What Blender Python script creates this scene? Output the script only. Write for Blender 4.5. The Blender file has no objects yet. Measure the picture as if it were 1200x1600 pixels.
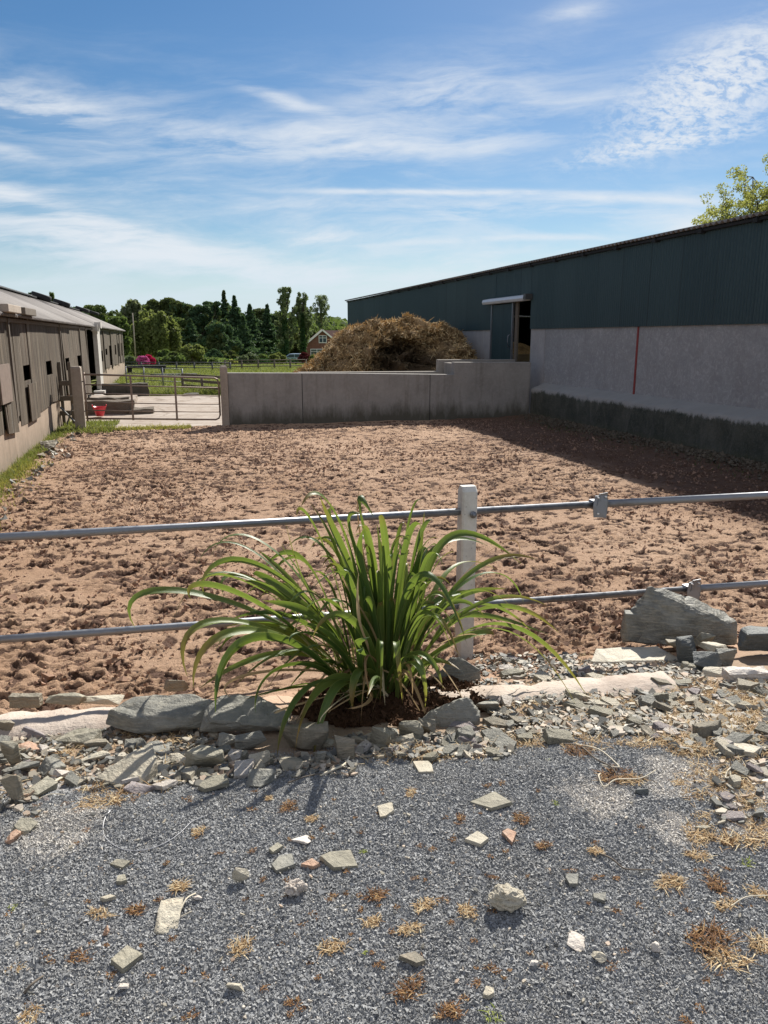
import bpy, bmesh, math, random
import numpy as np
from mathutils import Vector, Matrix, Euler
random.seed(7)
R = math.radians
sc = bpy.context.scene
COL = sc.collection

# ------------------------------------------------------------------ camera, sky, sun, exposure
EYE = 2.0
PITCH = math.atan(273 / 1200)
YAW = R(15.2)
cam_d = bpy.data.cameras.new('camera')
cam_d.sensor_fit = 'VERTICAL'; cam_d.sensor_height = 36; cam_d.sensor_width = 27; cam_d.lens = 27
cam_d.clip_start = 0.05; cam_d.clip_end = 6000
cam = bpy.data.objects.new('camera', cam_d); COL.objects.link(cam)
cam.location = (0, 0, EYE); cam.rotation_euler = (R(90) - PITCH, 0, -YAW)
sc.camera = cam
sc.render.resolution_x = 768; sc.render.resolution_y = 1024
sc.view_settings.view_transform = 'Standard'; sc.view_settings.look = 'None'
sc.view_settings.gamma = 1; sc.view_settings.exposure = 0.70
SUN_DIR = Vector((0.72, 1.03, 1.02)).normalized()          # towards the sun
SUN_EL = math.asin(SUN_DIR.z); SUN_ROT = math.atan2(SUN_DIR.x, SUN_DIR.y)
sl = bpy.data.lights.new('sun', 'SUN'); sl.energy = 5.0; sl.angle = R(0.53); sl.color = (1, 0.95, 0.86)
so = bpy.data.objects.new('sun', sl); COL.objects.link(so)
so.rotation_euler = (-SUN_DIR).to_track_quat('-Z', 'Y').to_euler()

def ray(px, py):
    """direction of a photograph point, horizontal heading and height per unit of depth"""
    u = px - 600; v = 800 - py
    F = 1200 * math.cos(PITCH) + v * math.sin(PITCH); Z = v * math.cos(PITCH) - 1200 * math.sin(PITCH)
    return Vector((u * math.cos(YAW) + F * math.sin(YAW), -u * math.sin(YAW) + F * math.cos(YAW), Z))
def on_z(px, py, z):
    r = ray(px, py); t = (z - EYE) / r.z; return Vector((r.x * t, r.y * t, z))
def on_x(px, py, x):
    r = ray(px, py); t = x / r.x; return Vector((x, r.y * t, EYE + r.z * t))
def on_y(px, py, y):
    r = ray(px, py); t = y / r.y; return Vector((r.x * t, y, EYE + r.z * t))
def at(px, py, D):
    r = ray(px, py); fw = r.x * math.sin(YAW) + r.y * math.cos(YAW); t = D / fw
    return Vector((r.x * t, r.y * t, EYE + r.z * t))
CR = Vector((math.cos(YAW), -math.sin(YAW), 0)); CF = Vector((math.sin(YAW), math.cos(YAW), 0))

# ------------------------------------------------------------------ node helper
class NT:
    def __init__(s, tree): s.t = tree; s.n = tree.nodes; s.l = tree.links
    def node(s, typ, **kw):
        nd = s.n.new(typ)
        for k, v in kw.items(): setattr(nd, k, v)
        return nd
    def put(s, sock, v):
        if hasattr(v, 'is_output'): s.l.new(v, sock)
        elif isinstance(v, (tuple, list)):
            if len(sock.default_value) == 4 and len(v) == 3: v = tuple(v) + (1,)
            sock.default_value = v
        else:
            try: sock.default_value = v
            except Exception: sock.default_value = (v, v, v)
    def math(s, op, a, b=0.5, c=None, clamp=False):
        nd = s.node('ShaderNodeMath', operation=op, use_clamp=clamp)
        s.put(nd.inputs[0], a)
        if len(nd.inputs) > 1: s.put(nd.inputs[1], b)
        if c is not None: s.put(nd.inputs[2], c)
        return nd.outputs[0]
    def vmath(s, op, a, b=(0, 0, 0), scale=None):
        nd = s.node('ShaderNodeVectorMath', operation=op)
        s.put(nd.inputs[0], a); s.put(nd.inputs[1], b)
        if scale is not None: s.put(nd.inputs['Scale'], scale)
        return nd.outputs['Value'] if op in ('DOT_PRODUCT', 'LENGTH', 'DISTANCE') else nd.outputs[0]
    def noise(s, vec, scale, detail=4, rough=0.55, dist=0.0, col=False):
        nd = s.node('ShaderNodeTexNoise')
        s.put(nd.inputs['Vector'], vec); s.put(nd.inputs['Scale'], scale); s.put(nd.inputs['Detail'], detail)
        s.put(nd.inputs['Roughness'], rough); s.put(nd.inputs['Distortion'], dist)
        return nd.outputs['Color' if col else 'Fac']
    def voro(s, vec, scale, feature='F1', out='Distance', rnd=1.0):
        nd = s.node('ShaderNodeTexVoronoi', feature=feature)
        s.put(nd.inputs['Vector'], vec); s.put(nd.inputs['Scale'], scale); s.put(nd.inputs['Randomness'], rnd)
        return nd.outputs[out]
    def ramp(s, fac, stops, interp='LINEAR'):
        nd = s.node('ShaderNodeValToRGB'); cr = nd.color_ramp; cr.interpolation = interp
        while len(cr.elements) > 1: cr.elements.remove(cr.elements[-1])
        for i, (p, c) in enumerate(stops):
            e = cr.elements[0] if i == 0 else cr.elements.new(p)
            e.position = p
            if not isinstance(c, (tuple, list)): c = (c, c, c)
            e.color = tuple(c) + (1,) if len(c) == 3 else c
        s.put(nd.inputs[0], fac); return nd.outputs[0]
    def mix(s, fac, a, b, mode='MIX'):
        nd = s.node('ShaderNodeMix', data_type='RGBA', blend_type=mode)
        s.put(nd.inputs[0], fac); s.put(nd.inputs[6], a); s.put(nd.inputs[7], b)
        return nd.outputs[2]
    def maprange(s, v, a, b, c=0.0, d=1.0, smooth=False):
        nd = s.node('ShaderNodeMapRange', interpolation_type='SMOOTHSTEP' if smooth else 'LINEAR')
        s.put(nd.inputs[0], v); s.put(nd.inputs[1], a); s.put(nd.inputs[2], b); s.put(nd.inputs[3], c); s.put(nd.inputs[4], d)
        return nd.outputs[0]
    def sep(s, v):
        nd = s.node('ShaderNodeSeparateXYZ'); s.put(nd.inputs[0], v); return nd.outputs
    def comb(s, x, y, z):
        nd = s.node('ShaderNodeCombineXYZ'); s.put(nd.inputs[0], x); s.put(nd.inputs[1], y); s.put(nd.inputs[2], z); return nd.outputs[0]
    def pos(s): return s.node('ShaderNodeNewGeometry').outputs['Position']
    def island(s): return s.node('ShaderNodeNewGeometry').outputs['Random Per Island']
    def obj(s): return s.node('ShaderNodeTexCoord').outputs['Object']
    def rnd(s): return s.node('ShaderNodeObjectInfo').outputs['Random']
    def bump(s, h, strength=0.5, dist=0.01, normal=None):
        nd = s.node('ShaderNodeBump'); s.put(nd.inputs['Height'], h); nd.inputs['Strength'].default_value = strength
        nd.inputs['Distance'].default_value = dist
        if normal is not None: s.l.new(normal, nd.inputs['Normal'])
        return nd.outputs[0]

def mat(name, fn):
    m = bpy.data.materials.new(name); m.use_nodes = True
    t = m.node_tree; t.nodes.clear(); n = NT(t)
    out = n.node('ShaderNodeOutputMaterial')
    p = n.node('ShaderNodeBsdfPrincipled')
    t.links.new(p.outputs[0], out.inputs[0])
    def S(**kw):
        nm = {'color': 'Base Color', 'rough': 'Roughness', 'metal': 'Metallic', 'normal': 'Normal', 'spec': 'Specular IOR Level', 'alpha': 'Alpha', 'trans': 'Transmission Weight', 'coat': 'Coat Weight'}
        for k, v in kw.items(): n.put(p.inputs[nm[k]], v)
    r = fn(n, S)
    if r is not None:                     # r = translucent colour, weight: light passing through thin leaves
        col, w = r
        tr = n.node('ShaderNodeBsdfTranslucent'); n.put(tr.inputs[0], col)
        mx = n.node('ShaderNodeMixShader'); mx.inputs[0].default_value = w
        t.links.new(p.outputs[0], mx.inputs[1]); t.links.new(tr.outputs[0], mx.inputs[2]); t.links.new(mx.outputs[0], out.inputs[0])
    return m

# ------------------------------------------------------------------ world: Nishita sky with high thin cloud
world = bpy.data.worlds.new('World'); sc.world = world; world.use_nodes = True
def build_world():
    t = world.node_tree; t.nodes.clear(); n = NT(t)
    out = n.node('ShaderNodeOutputWorld'); bg = n.node('ShaderNodeBackground')
    sky = n.node('ShaderNodeTexSky'); sky.sky_type = 'NISHITA'; sky.sun_disc = False
    sky.sun_elevation = SUN_EL; sky.sun_rotation = SUN_ROT
    sky.altitude = 100; sky.air_density = 1.0; sky.dust_density = 0.25; sky.ozone_density = 2.5
    d = n.node('ShaderNodeTexCoord').outputs['Generated']
    f0 = ray(600, 300).normalized(); r0 = f0.cross(Vector((0, 0, 1))).normalized(); u0 = r0.cross(f0)
    z = n.math('MAXIMUM', n.sep(d)[2], 0.0)
    # directions laid out on the sky: across, up
    a = n.vmath('DOT_PRODUCT', d, tuple(r0)); b = n.vmath('DOT_PRODUCT', d, tuple(u0)); c = n.vmath('DOT_PRODUCT', d, tuple(f0))
    warp = n.noise(n.comb(n.math('MULTIPLY', a, 3.0), n.math('MULTIPLY', b, 9.0), c), 1.0, 4, 0.6, col=True)
    wv = n.vmath('SCALE', n.vmath('SUBTRACT', warp, (0.5, 0.5, 0.5)), scale=0.05)
    dw = n.vmath('ADD', d, wv)
    aw = n.vmath('DOT_PRODUCT', dw, tuple(r0)); bw = n.vmath('DOT_PRODUCT', dw, tuple(u0))
    p1 = n.comb(n.math('ADD', n.math('MULTIPLY', aw, 3.2), n.math('MULTIPLY', bw, 3.0)), n.math('ADD', n.math('MULTIPLY', bw, 19.0), n.math('MULTIPLY', aw, -1.2)), c)
    st = n.noise(p1, 1.7, 9, 0.64, 0.25)
    p2 = n.comb(n.math('MULTIPLY', aw, 9.0), n.math('MULTIPLY', bw, 40.0), c)
    st2 = n.noise(p2, 1.5, 8, 0.65, 0.3)
    puff = n.noise(n.comb(n.math('MULTIPLY', aw, 58.0), n.math('MULTIPLY', bw, 120.0), c), 1.6, 6, 0.62, 0.2)
    # one soft patch of cloud per entry: centre, half sizes, tilt, amount, kind
    blobs = [(30, 156, 100, 15, 2, 1.15, 0), (120, 180, 190, 40, 8, .3, 0), (690, 148, 125, 26, -4, .72, 0), (460, 168, 80, 8, 14, .7, 0),
             (500, 226, 170, 19, 0, .95, 0), (700, 225, 190, 14, -3, .42, 0), (850, 172, 130, 13, 0, .5, 0), (330, 215, 130, 18, 12, .22, 0),
             (1110, 145, 115, 42, -20, 1.35, 1), (1020, 228, 95, 11, -8, .9, 1), (1130, 75, 120, 20, -8, .35, 0),
             (690, 300, 190, 3.6, 1, 1.5, 2), (960, 310, 150, 5, 4, 1.2, 2), (900, 325, 190, 14, 3, .4, 0), (705, 338, 42, 7, 0, .8, 0), (700, 377, 150, 4, -2, .6, 2), (860, 371, 85, 4, 2, .85, 2),
             (500, 365, 50, 5, 0, .9, 0), (640, 322, 200, 10, 0, .35, 0), (70, 325, 200, 11, 12, 1.0, 0), (180, 375, 260, 15, 8, .95, 0), (330, 408, 260, 18, 6, .75, 0), (90, 395, 160, 20, 5, .5, 0), (520, 430, 260, 32, 0, .5, 0),
             (1085, 348, 40, 8, -4, 1.2, 0), (912, 15, 45, 9, 0, .6, 0), (10, 240, 38, 8, 5, .8, 0), (200, 300, 200, 40, 0, .14, 0), (850, 60, 200, 30, -8, .12, 0)]
    acc = None; accp = None; acct = None
    for (px, py, hw, hh, tilt, amt, kind) in blobs:
        cdir = ray(px, py).normalized(); e1 = cdir.cross(Vector((0, 0, 1))).normalized(); e2 = e1.cross(cdir)
        k = 1200 / ray(px, py).length * 1.0
        q = Matrix.Rotation(R(-tilt), 3, cdir) if False else None
        ct, s_ = math.cos(R(tilt)), math.sin(R(tilt))
        # image tilt: positive runs down to the right
        t1 = (e1 * ct - e2 * s_) / (hw / 1200 * k); t2 = (e1 * s_ + e2 * ct) / (hh / 1200 * k * (1.0 if kind else 1.15))
        src = d if kind == 2 else dw
        rel = n.vmath('SUBTRACT', src, tuple(cdir))
        m1 = n.vmath('DOT_PRODUCT', rel, tuple(t1)); m2 = n.vmath('DOT_PRODUCT', rel, tuple(t2))
        if kind == 0: m2 = n.math('ADD', m2, 0.0)
        q2 = n.math('ADD', n.math('MULTIPLY', m1, m1), n.math('MULTIPLY', m2, m2))
        g = n.math('MULTIPLY', n.math('EXPONENT', n.math('MULTIPLY', q2, -0.9)), amt)
        if kind == 1: accp = g if accp is None else n.math('ADD', accp, g)
        elif kind == 2: acct = g if acct is None else n.math('ADD', acct, g)
        else: acc = g if acc is None else n.math('ADD', acc, g)
    veil = n.maprange(z, 0.0, 0.34, 0.55, 0.0)
    acc = n.math('ADD', acc, n.math('MULTIPLY', veil, n.maprange(st, .3, .7)))
    s1 = n.maprange(st, 0.38, 0.64, 0.12, 1.45); s2 = n.maprange(st2, 0.3, 0.7, 0.62, 1.15)
    cl = n.math('MULTIPLY', acc, n.math('MULTIPLY', s1, s2))
    clp = n.math('MULTIPLY', accp, n.maprange(puff, 0.40, 0.66, 0.12, 1.6))
    clt = n.math('MULTIPLY', acct, n.maprange(st2, 0.35, 0.6, 0.35, 1.0))
    cov = n.math('ADD', n.math('ADD', cl, clp), clt)
    cov = n.math('SUBTRACT', 1.0, n.math('EXPONENT', n.math('MULTIPLY', cov, -1.25)))
    cov = n.math('MINIMUM', cov, 0.93)
    hs = n.node('ShaderNodeHueSaturation'); n.put(hs.inputs['Color'], sky.outputs[0]); hs.inputs['Saturation'].default_value = 1.28
    hs.inputs['Value'].default_value = 1.0
    cc = n.mix(cov, hs.outputs[0], (9.6, 10.1, 10.7))
    cc = n.mix(n.maprange(z, 0.0, .13, .9, 0, True), cc, (7.4, 9.0, 10.4))
    # added bright cloud overhead and behind, out of view, fills the shaded sides
    bh = n.vmath('DOT_PRODUCT', d, tuple(-CF * .8 + Vector((0, 0, .62))))
    full = n.math('MULTIPLY', n.maprange(bh, .28, .7, 0, .7, True), n.maprange(st, .3, .6, .75, 1.0))
    cc = n.mix(full, cc, (9.0, 9.1, 9.8))
    n.put(bg.inputs[0], cc); bg.inputs[1].default_value = 0.052
    t.links.new(bg.outputs[0], out.inputs[0])
build_world()

# ------------------------------------------------------------------ object helpers
def tag(o, label=None, cat=None, group=None, kind=None):
    if label: o['label'] = label
    if cat: o['category'] = cat
    if group: o['group'] = group
    if kind: o['kind'] = kind
    return o
def root(name, loc, rz=0.0):
    o = bpy.data.objects.new(name, None); COL.objects.link(o); o.location = loc; o.rotation_euler = (0, 0, rz)
    o.empty_display_size = 0.1
    return o
def link(name, me, m, parent=None, world_space=True):
    o = bpy.data.objects.new(name, me); COL.objects.link(o)
    if m is not None and not me.materials:
        for mm in (m if isinstance(m, (list, tuple)) else [m]): me.materials.append(mm)
    if parent is not None:
        o.parent = parent
        if world_space:                                   # geometry written in world coordinates
            o.matrix_parent_inverse = pworld(parent).inverted()
    return o
def pworld(p):
    mtx = Matrix.LocRotScale(p.location, p.rotation_euler, p.scale)
    if p.parent: mtx = pworld(p.parent) @ p.matrix_parent_inverse @ mtx
    return mtx
def npmesh(name, V, F, smooth=False):
    """V (n,3), F (m,k) all faces of one size"""
    V = np.ascontiguousarray(V, dtype=np.float32); F = np.ascontiguousarray(F, dtype=np.int32)
    me = bpy.data.meshes.new(name); k = F.shape[1]
    me.vertices.add(len(V)); me.vertices.foreach_set('co', V.ravel())
    me.loops.add(F.size); me.loops.foreach_set('vertex_index', F.ravel())
    me.polygons.add(len(F)); me.polygons.foreach_set('loop_start', np.arange(0, F.size, k, dtype=np.int32))
    me.update(calc_edges=True)
    me.polygons.foreach_set('use_smooth', np.full(len(F), smooth))
    return me
class MB:
    """collects shapes in one bmesh"""
    def __init__(s): s.v = []; s.f = []; s.sm = []
    def add(s, V, F, smooth=False):
        b = len(s.v); s.v += [tuple(v) for v in V]; s.f += [tuple(b + i for i in f) for f in F]; s.sm += [smooth] * len(F); return s
    def box(s, x0, x1, y0, y1, z0, z1, M=None):
        V = [(x, y, z) for z in (z0, z1) for y in (y0, y1) for x in (x0, x1)]
        if M is not None: V = [M @ Vector(v) for v in V]
        return s.add(V, [(0, 2, 3, 1), (4, 5, 7, 6), (0, 1, 5, 4), (2, 6, 7, 3), (0, 4, 6, 2), (1, 3, 7, 5)])
    def beam(s, a, b, w, h, up=Vector((0, 0, 1))):
        a = Vector(a); b = Vector(b); d = (b - a); L = d.length; d.normalize()
        if abs(d.dot(up)) > 0.98: up = Vector((0, 1, 0))
        x = d.cross(up).normalized(); y = x.cross(d)
        V = [p + x * sx * w / 2 + y * sy * h / 2 for p in (a, b) for sx, sy in ((-1, -1), (1, -1), (1, 1), (-1, 1))]
        return s.add(V, [(0, 1, 2, 3), (7, 6, 5, 4), (0, 4, 5, 1), (1, 5, 6, 2), (2, 6, 7, 3), (3, 7, 4, 0)])
    def tube(s, pts, r, n=8, caps=True):
        pts = [Vector(p) for p in pts]; rr = r if isinstance(r, (list, tuple)) else [r] * len(pts)
        V = []; F = []; up = Vector((0, 0, 1))
        for i, p in enumerate(pts):
            d = (pts[min(i + 1, len(pts) - 1)] - pts[max(i - 1, 0)]).normalized()
            u = up if abs(d.dot(up)) < 0.95 else Vector((0, 1, 0))
            x = d.cross(u).normalized(); y = x.cross(d)
            for k in range(n):
                t = 2 * math.pi * k / n; V.append(p + (x * math.cos(t) + y * math.sin(t)) * rr[i])
        for i in range(len(pts) - 1):
            for k in range(n):
                a = i * n + k; b = i * n + (k + 1) % n; F.append((a, b, b + n, a + n))
        if caps: F.append(tuple(range(n - 1, -1, -1))); F.append(tuple((len(pts) - 1) * n + k for k in range(n)))
        return s.add(V, F, True)
    def build(s, name, m, parent=None, bevel=0.0):
        me = bpy.data.meshes.new(name); me.from_pydata([tuple(v) for v in s.v], [], s.f); me.update()
        if any(s.sm): me.polygons.foreach_set('use_smooth', s.sm)
        o = link(name, me, m, parent)
        if bevel:
            md = o.modifiers.new('bevel', 'BEVEL'); md.width = bevel; md.segments = 2; md.limit_method = 'ANGLE'; md.angle_limit = R(40)
        return o

# ------------------------------------------------------------------ numpy noise
rng = np.random.default_rng(11)
_P = rng.permutation(256).astype(np.int32); _P = np.concatenate([_P, _P, _P])
_G = rng.normal(size=(256, 3)); _G /= np.linalg.norm(_G, axis=1)[:, None]
def perlin(x, y, z=None):
    x = np.asarray(x, float); y = np.asarray(y, float); z = np.zeros_like(x) + 0.37 if z is None else np.asarray(z, float)
    xi = np.floor(x).astype(int); yi = np.floor(y).astype(int); zi = np.floor(z).astype(int)
    xf = x - xi; yf = y - yi; zf = z - zi
    f = lambda t: t * t * t * (t * (t * 6 - 15) + 10)
    u, v, w = f(xf), f(yf), f(zf); r = 0
    for dx in (0, 1):
        for dy in (0, 1):
            for dz in (0, 1):
                g = _G[_P[_P[_P[(xi + dx) & 255] + ((yi + dy) & 255)] + ((zi + dz) & 255)]]
                dd = g[..., 0] * (xf - dx) + g[..., 1] * (yf - dy) + g[..., 2] * (zf - dz)
                r = r + dd * (u if dx else 1 - u) * (v if dy else 1 - v) * (w if dz else 1 - w)
    return r
def fbm(x, y, z=None, oct=4, gain=0.5):
    r = 0; a = 1; s = 1
    for i in range(oct):
        r = r + a * perlin(x * s + 7.3 * i, y * s + 3.1 * i, None if z is None else z * s + 5.7 * i); a *= gain; s *= 2.03
    return r
def lerp_tab(y, ys, zs): return np.interp(y, ys, zs)
def terr(x, y):
    """height of the ground near the camera: gravel level, slate bank, arena level"""
    x = np.asarray(x, float); y = np.asarray(y, float)
    t = np.clip((x + 0.3) / 1.6, 0, 1)               # left: low wall drops off sharper
    zl = np.interp(y, [2.5, 3.1, 3.62, 3.85, 4.15], [.42, .30, .20, .10, 0.0])
    zr = np.interp(y, [2.35, 3.0, 3.55, 4.3], [.42, .27, .15, -0.01])
    z = zl * (1 - t) + zr * t
    d = np.hypot((x - .98) / .55, (y - 3.5) / .42)       # planting mound
    z = z + 0.05 * np.exp(-d * d)
    return z
def terr1(x, y): return float(terr(x, y))
def hit(px, py, off=0.0):
    """where the line of sight of a photograph point meets the near ground"""
    r = ray(px, py); t = 0.3 / 1200
    while t < 60 / 1200:
        p = r * t; z = EYE + p.z
        if z <= terr1(p.x, p.y) + off: return Vector((p.x, p.y, terr1(p.x, p.y)))
        t += 0.008 / 1200
    p = on_z(px, py, 0); return p
# ------------------------------------------------------------------ materials
def f_sand(n, S):
    p = n.pos(); at_ = n.node('ShaderNodeAttribute', attribute_name='damp').outputs['Fac']
    big = n.noise(p, 0.55, 4, 0.6); mid = n.noise(p, 13, 6, 0.72, .6); fine = n.noise(p, 60, 4, 0.7)
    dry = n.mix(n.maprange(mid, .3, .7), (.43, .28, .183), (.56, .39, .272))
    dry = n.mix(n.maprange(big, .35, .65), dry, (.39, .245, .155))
    damp_or_shadow = n.mix(fine, (.06, .034, .025), (.14, .08, .056))
    # damp churned soil lies in the hoof holes and in broken clods
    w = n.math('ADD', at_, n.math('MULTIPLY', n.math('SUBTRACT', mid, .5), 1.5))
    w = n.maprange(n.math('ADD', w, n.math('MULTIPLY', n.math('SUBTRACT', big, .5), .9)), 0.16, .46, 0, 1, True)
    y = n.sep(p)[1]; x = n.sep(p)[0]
    edge = n.math('MULTIPLY', n.maprange(n.math('ADD', x, n.math('MULTIPLY', big, 1.2)), 6.4, 7.3, 0, .93), 1.0)  # barn's shadow deepened in the sand colour, darker towards the barn
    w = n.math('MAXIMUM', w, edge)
    c = n.mix(w, dry, damp_or_shadow)
    c = n.mix(n.maprange(fine, .35, .75, 0, .35), c, (.30, .19, .13))
    pale = n.math('MULTIPLY', n.math('LESS_THAN', n.voro(p, 34), 0.09), n.math('GREATER_THAN', n.voro(p, 34, out='Color'), 0.86))
    c = n.mix(pale, c, (.62, .56, .48))
    S(color=c, rough=.93, spec=.2, normal=n.bump(n.math('ADD', fine, n.noise(p, 180, 2)), .8, .02))
def f_gravel_ground(n, S):
    p = n.pos(); xyz = n.sep(p)
    v = n.voro(p, 150, out='Color'); vd = n.voro(p, 150)
    g = n.ramp(n.sep(v)[0], [(0, (.12, .124, .128)), (.45, (.21, .214, .22)), (.85, (.30, .31, .32)), (1, (.5, .5, .5))])
    nz = n.noise(p, 3.5, 5, .65); nb = n.noise(p, 1.1, 3)
    dust = n.maprange(nz, .52, .72, 0, .6)
    g = n.mix(dust, g, (.25, .235, .21))
    soil = n.mix(n.noise(p, 40, 4, .7), (.20, .135, .09), (.42, .32, .23))
    soil = n.mix(n.maprange(xyz[1], 3.45, 3.8, 0, 1), soil, n.mix(n.noise(p, 30, 4, .7), (.28, .17, .11), (.56, .37, .255)))
    # soil towards the bank and the arena
    k = n.math('ADD', xyz[1], n.math('MULTIPLY', n.math('SUBTRACT', nz, .5), .9))
    k = n.math('ADD', k, n.math('MULTIPLY', n.maprange(xyz[0], .6, 2.2), .22))
    c = n.mix(n.maprange(k, 2.72, 2.98, 0, 1, True), g, soil)
    # dark planting soil round the plant
    dd = n.vmath('LENGTH', n.vmath('MULTIPLY', n.vmath('SUBTRACT', p, (1.03, 3.45, 0)), (1.75, 2.3, 0)))
    dd = n.math('ADD', dd, n.math('MULTIPLY', n.math('SUBTRACT', n.noise(p, 9, 4), .5), .8))
    c = n.mix(n.maprange(dd, .75, 1.05, 1, 0, True), c, n.mix(n.noise(p, 70, 3), (.035, .02, .012), (.11, .06, .035)))
    S(color=c, rough=.9, spec=.25, normal=n.bump(n.math('ADD', vd, n.noise(p, 60, 3)), .7, .006))
def f_chip(n, S):
    r = n.island(); p = n.pos()
    c = n.ramp(r, [(0, (.185, .188, .19)), (.35, (.25, .253, .253)), (.7, (.305, .308, .306)), (.9, (.36, .36, .356)), (.97, (.43, .43, .42)), (1, (.50, .43, .34))])
    # pale sandy dust spilled over some of the chips
    a = n.noise(p, 2.6, 5, .7)
    d1 = None
    for (cx, cy, rr) in ((1.36, 2.13, .17), (1.74, 2.20, .17), (1.86, 2.06, .2), (1.62, 2.12, .10), (1.52, 1.9, .12), (1.75, 1.85, .10), (-.45, 2.45, .2)):
        g = n.math('SUBTRACT', 1.0, n.math('DIVIDE', n.vmath('LENGTH', n.vmath('MULTIPLY', n.vmath('SUBTRACT', p, (cx, cy, 0)), (1, 1, 0))), rr), clamp=True)
        d1 = g if d1 is None else n.math('MAXIMUM', d1, g)
    d1 = n.math('MULTIPLY', n.math('ADD', d1, n.math('MULTIPLY', n.math('SUBTRACT', n.noise(p, 16, 6, .8), .5), 2.4)), n.math('GREATER_THAN', d1, 0.001))
    c = n.mix(n.maprange(d1, .12, .5, 0, .85), c, (.62, .58, .52))
    c = n.mix(n.maprange(a, .5, .7, 0, .5), c, (.20, .195, .185))
    S(color=c, rough=.75, spec=.25, normal=n.bump(n.noise(p, 500, 2), .3, .002))
def slate_fn(c1, c2, c3, rough=.62):
    def f(n, S):
        o = n.obj(); r = n.rnd(); off = n.comb(n.math('MULTIPLY', r, 37.0), n.math('MULTIPLY', r, 11.0), 0)
        p = n.vmath('ADD', o, off)
        a = n.noise(p, 9, 6, .65); b = n.noise(n.vmath('MULTIPLY', p, (1, 1, 6)), 16, 5, .6); f_ = n.noise(p, 120, 4, .7)
        c = n.mix(n.maprange(a, .35, .68), c1, c2); c = n.mix(n.maprange(b, .5, .75), c, c3)
        c = n.mix(n.maprange(f_, .55, .8, 0, .5), c, tuple(min(1, x * 1.5) for x in c2))
        c = n.mix(n.math('MULTIPLY', n.math('SUBTRACT', r, .5), .8, clamp=True), c, tuple(x * 1.25 for x in c2))
        cr = n.voro(n.vmath('ADD', p, n.vmath('SCALE', n.noise(p, 8, 3, col=True), scale=.15)), 7, feature='DISTANCE_TO_EDGE')
        ck = n.maprange(cr, 0, .02, .0, 1)
        S(color=c, rough=rough, spec=.35, normal=n.bump(n.math('ADD', n.math('ADD', n.math('MULTIPLY', f_, .5), b), n.math('MULTIPLY', a, 1.5)), .8, .012))
    return f
def f_shard(n, S):
    r = n.island(); p = n.pos()
    c = n.ramp(r, [(0, (.08, .08, .075)), (.3, (.16, .155, .135)), (.55, (.27, .245, .195)), (.75, (.38, .33, .25)), (.88, (.38, .27, .19)), (1, (.52, .47, .39))])
    S(color=c, rough=.6, spec=.35, normal=n.bump(n.noise(p, 220, 3), .4, .003))
def conc_fn(base, dark, streak=.5, moss=0.0, scale=1.0, bumpd=.004, rough_tex=False):
    def f(n, S):
        p = n.pos(); x = n.sep(p)
        a = n.noise(p, 1.7 * scale, 6, .65); b = n.noise(p, 14 * scale, 5, .65); f_ = n.noise(p, 120, 3, .7)
        sv = n.noise(n.vmath('MULTIPLY', p, (5, 5, .45)), 1.0, 5, .65)
        c = n.mix(n.maprange(a, .3, .7), base, tuple(q * .74 for q in base))
        c = n.mix(n.math('MULTIPLY', n.maprange(sv, .5, .72), streak), c, dark)
        c = n.mix(n.maprange(b, .45, .75, 0, .35), c, tuple(min(1, q * 1.22) for q in base))
        c = n.mix(n.math('MULTIPLY', n.math('LESS_THAN', n.voro(p, 26), .13), .6), c, dark)
        if moss:
            k = n.math('ADD', x[2], n.math('MULTIPLY', n.math('SUBTRACT', n.noise(n.vmath('MULTIPLY', p, (3, 3, .8)), 1.5, 5, .7), .5), .9))
            c = n.mix(n.maprange(k, .1, .45, moss, 0), c, (.075, .07, .05))
        h = n.math('ADD', n.math('MULTIPLY', b, 1.0), n.math('MULTIPLY', f_, .5))
        if rough_tex:
            rt = n.noise(n.vmath('MULTIPLY', p, (1, 1, 1)), 9, 5, .75, 1.5); c = n.mix(n.maprange(rt, .42, .6, .55, 0), c, tuple(q * .62 for q in base)); c = n.mix(n.maprange(rt, .55, .72, 0, .5), c, tuple(min(1, q * 1.4) for q in base))
        if rough_tex: h = n.math('ADD', h, n.math('MULTIPLY', n.noise(n.vmath('MULTIPLY', p, (1, 1, 1)), 26, 4, .7, 1.5), 2.0))
        S(color=c, rough=.88, spec=.25, normal=n.bump(h, .7, bumpd))
    return f
def f_plinth(n, S):
    p = n.pos(); x = n.sep(p)
    a = n.noise(p, 2.2, 6, .7); d = n.noise(n.vmath('MULTIPLY', p, (1, 1.9, .6)), 1.3, 8, .78, .8); e = n.noise(p, 30, 4, .7)
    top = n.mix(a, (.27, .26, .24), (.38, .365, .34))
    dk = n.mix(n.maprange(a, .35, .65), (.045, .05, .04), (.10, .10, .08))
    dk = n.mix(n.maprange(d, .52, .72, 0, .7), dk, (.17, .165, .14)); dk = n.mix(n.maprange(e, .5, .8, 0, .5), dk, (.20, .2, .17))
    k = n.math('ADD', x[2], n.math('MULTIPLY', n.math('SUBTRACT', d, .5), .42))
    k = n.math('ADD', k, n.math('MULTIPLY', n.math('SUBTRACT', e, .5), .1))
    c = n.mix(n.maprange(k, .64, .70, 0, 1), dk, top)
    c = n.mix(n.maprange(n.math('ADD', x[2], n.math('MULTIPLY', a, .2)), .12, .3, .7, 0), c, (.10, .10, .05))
    S(color=c, rough=.92, spec=.2, normal=n.bump(n.math('ADD', e, a), .8, .02))
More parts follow.
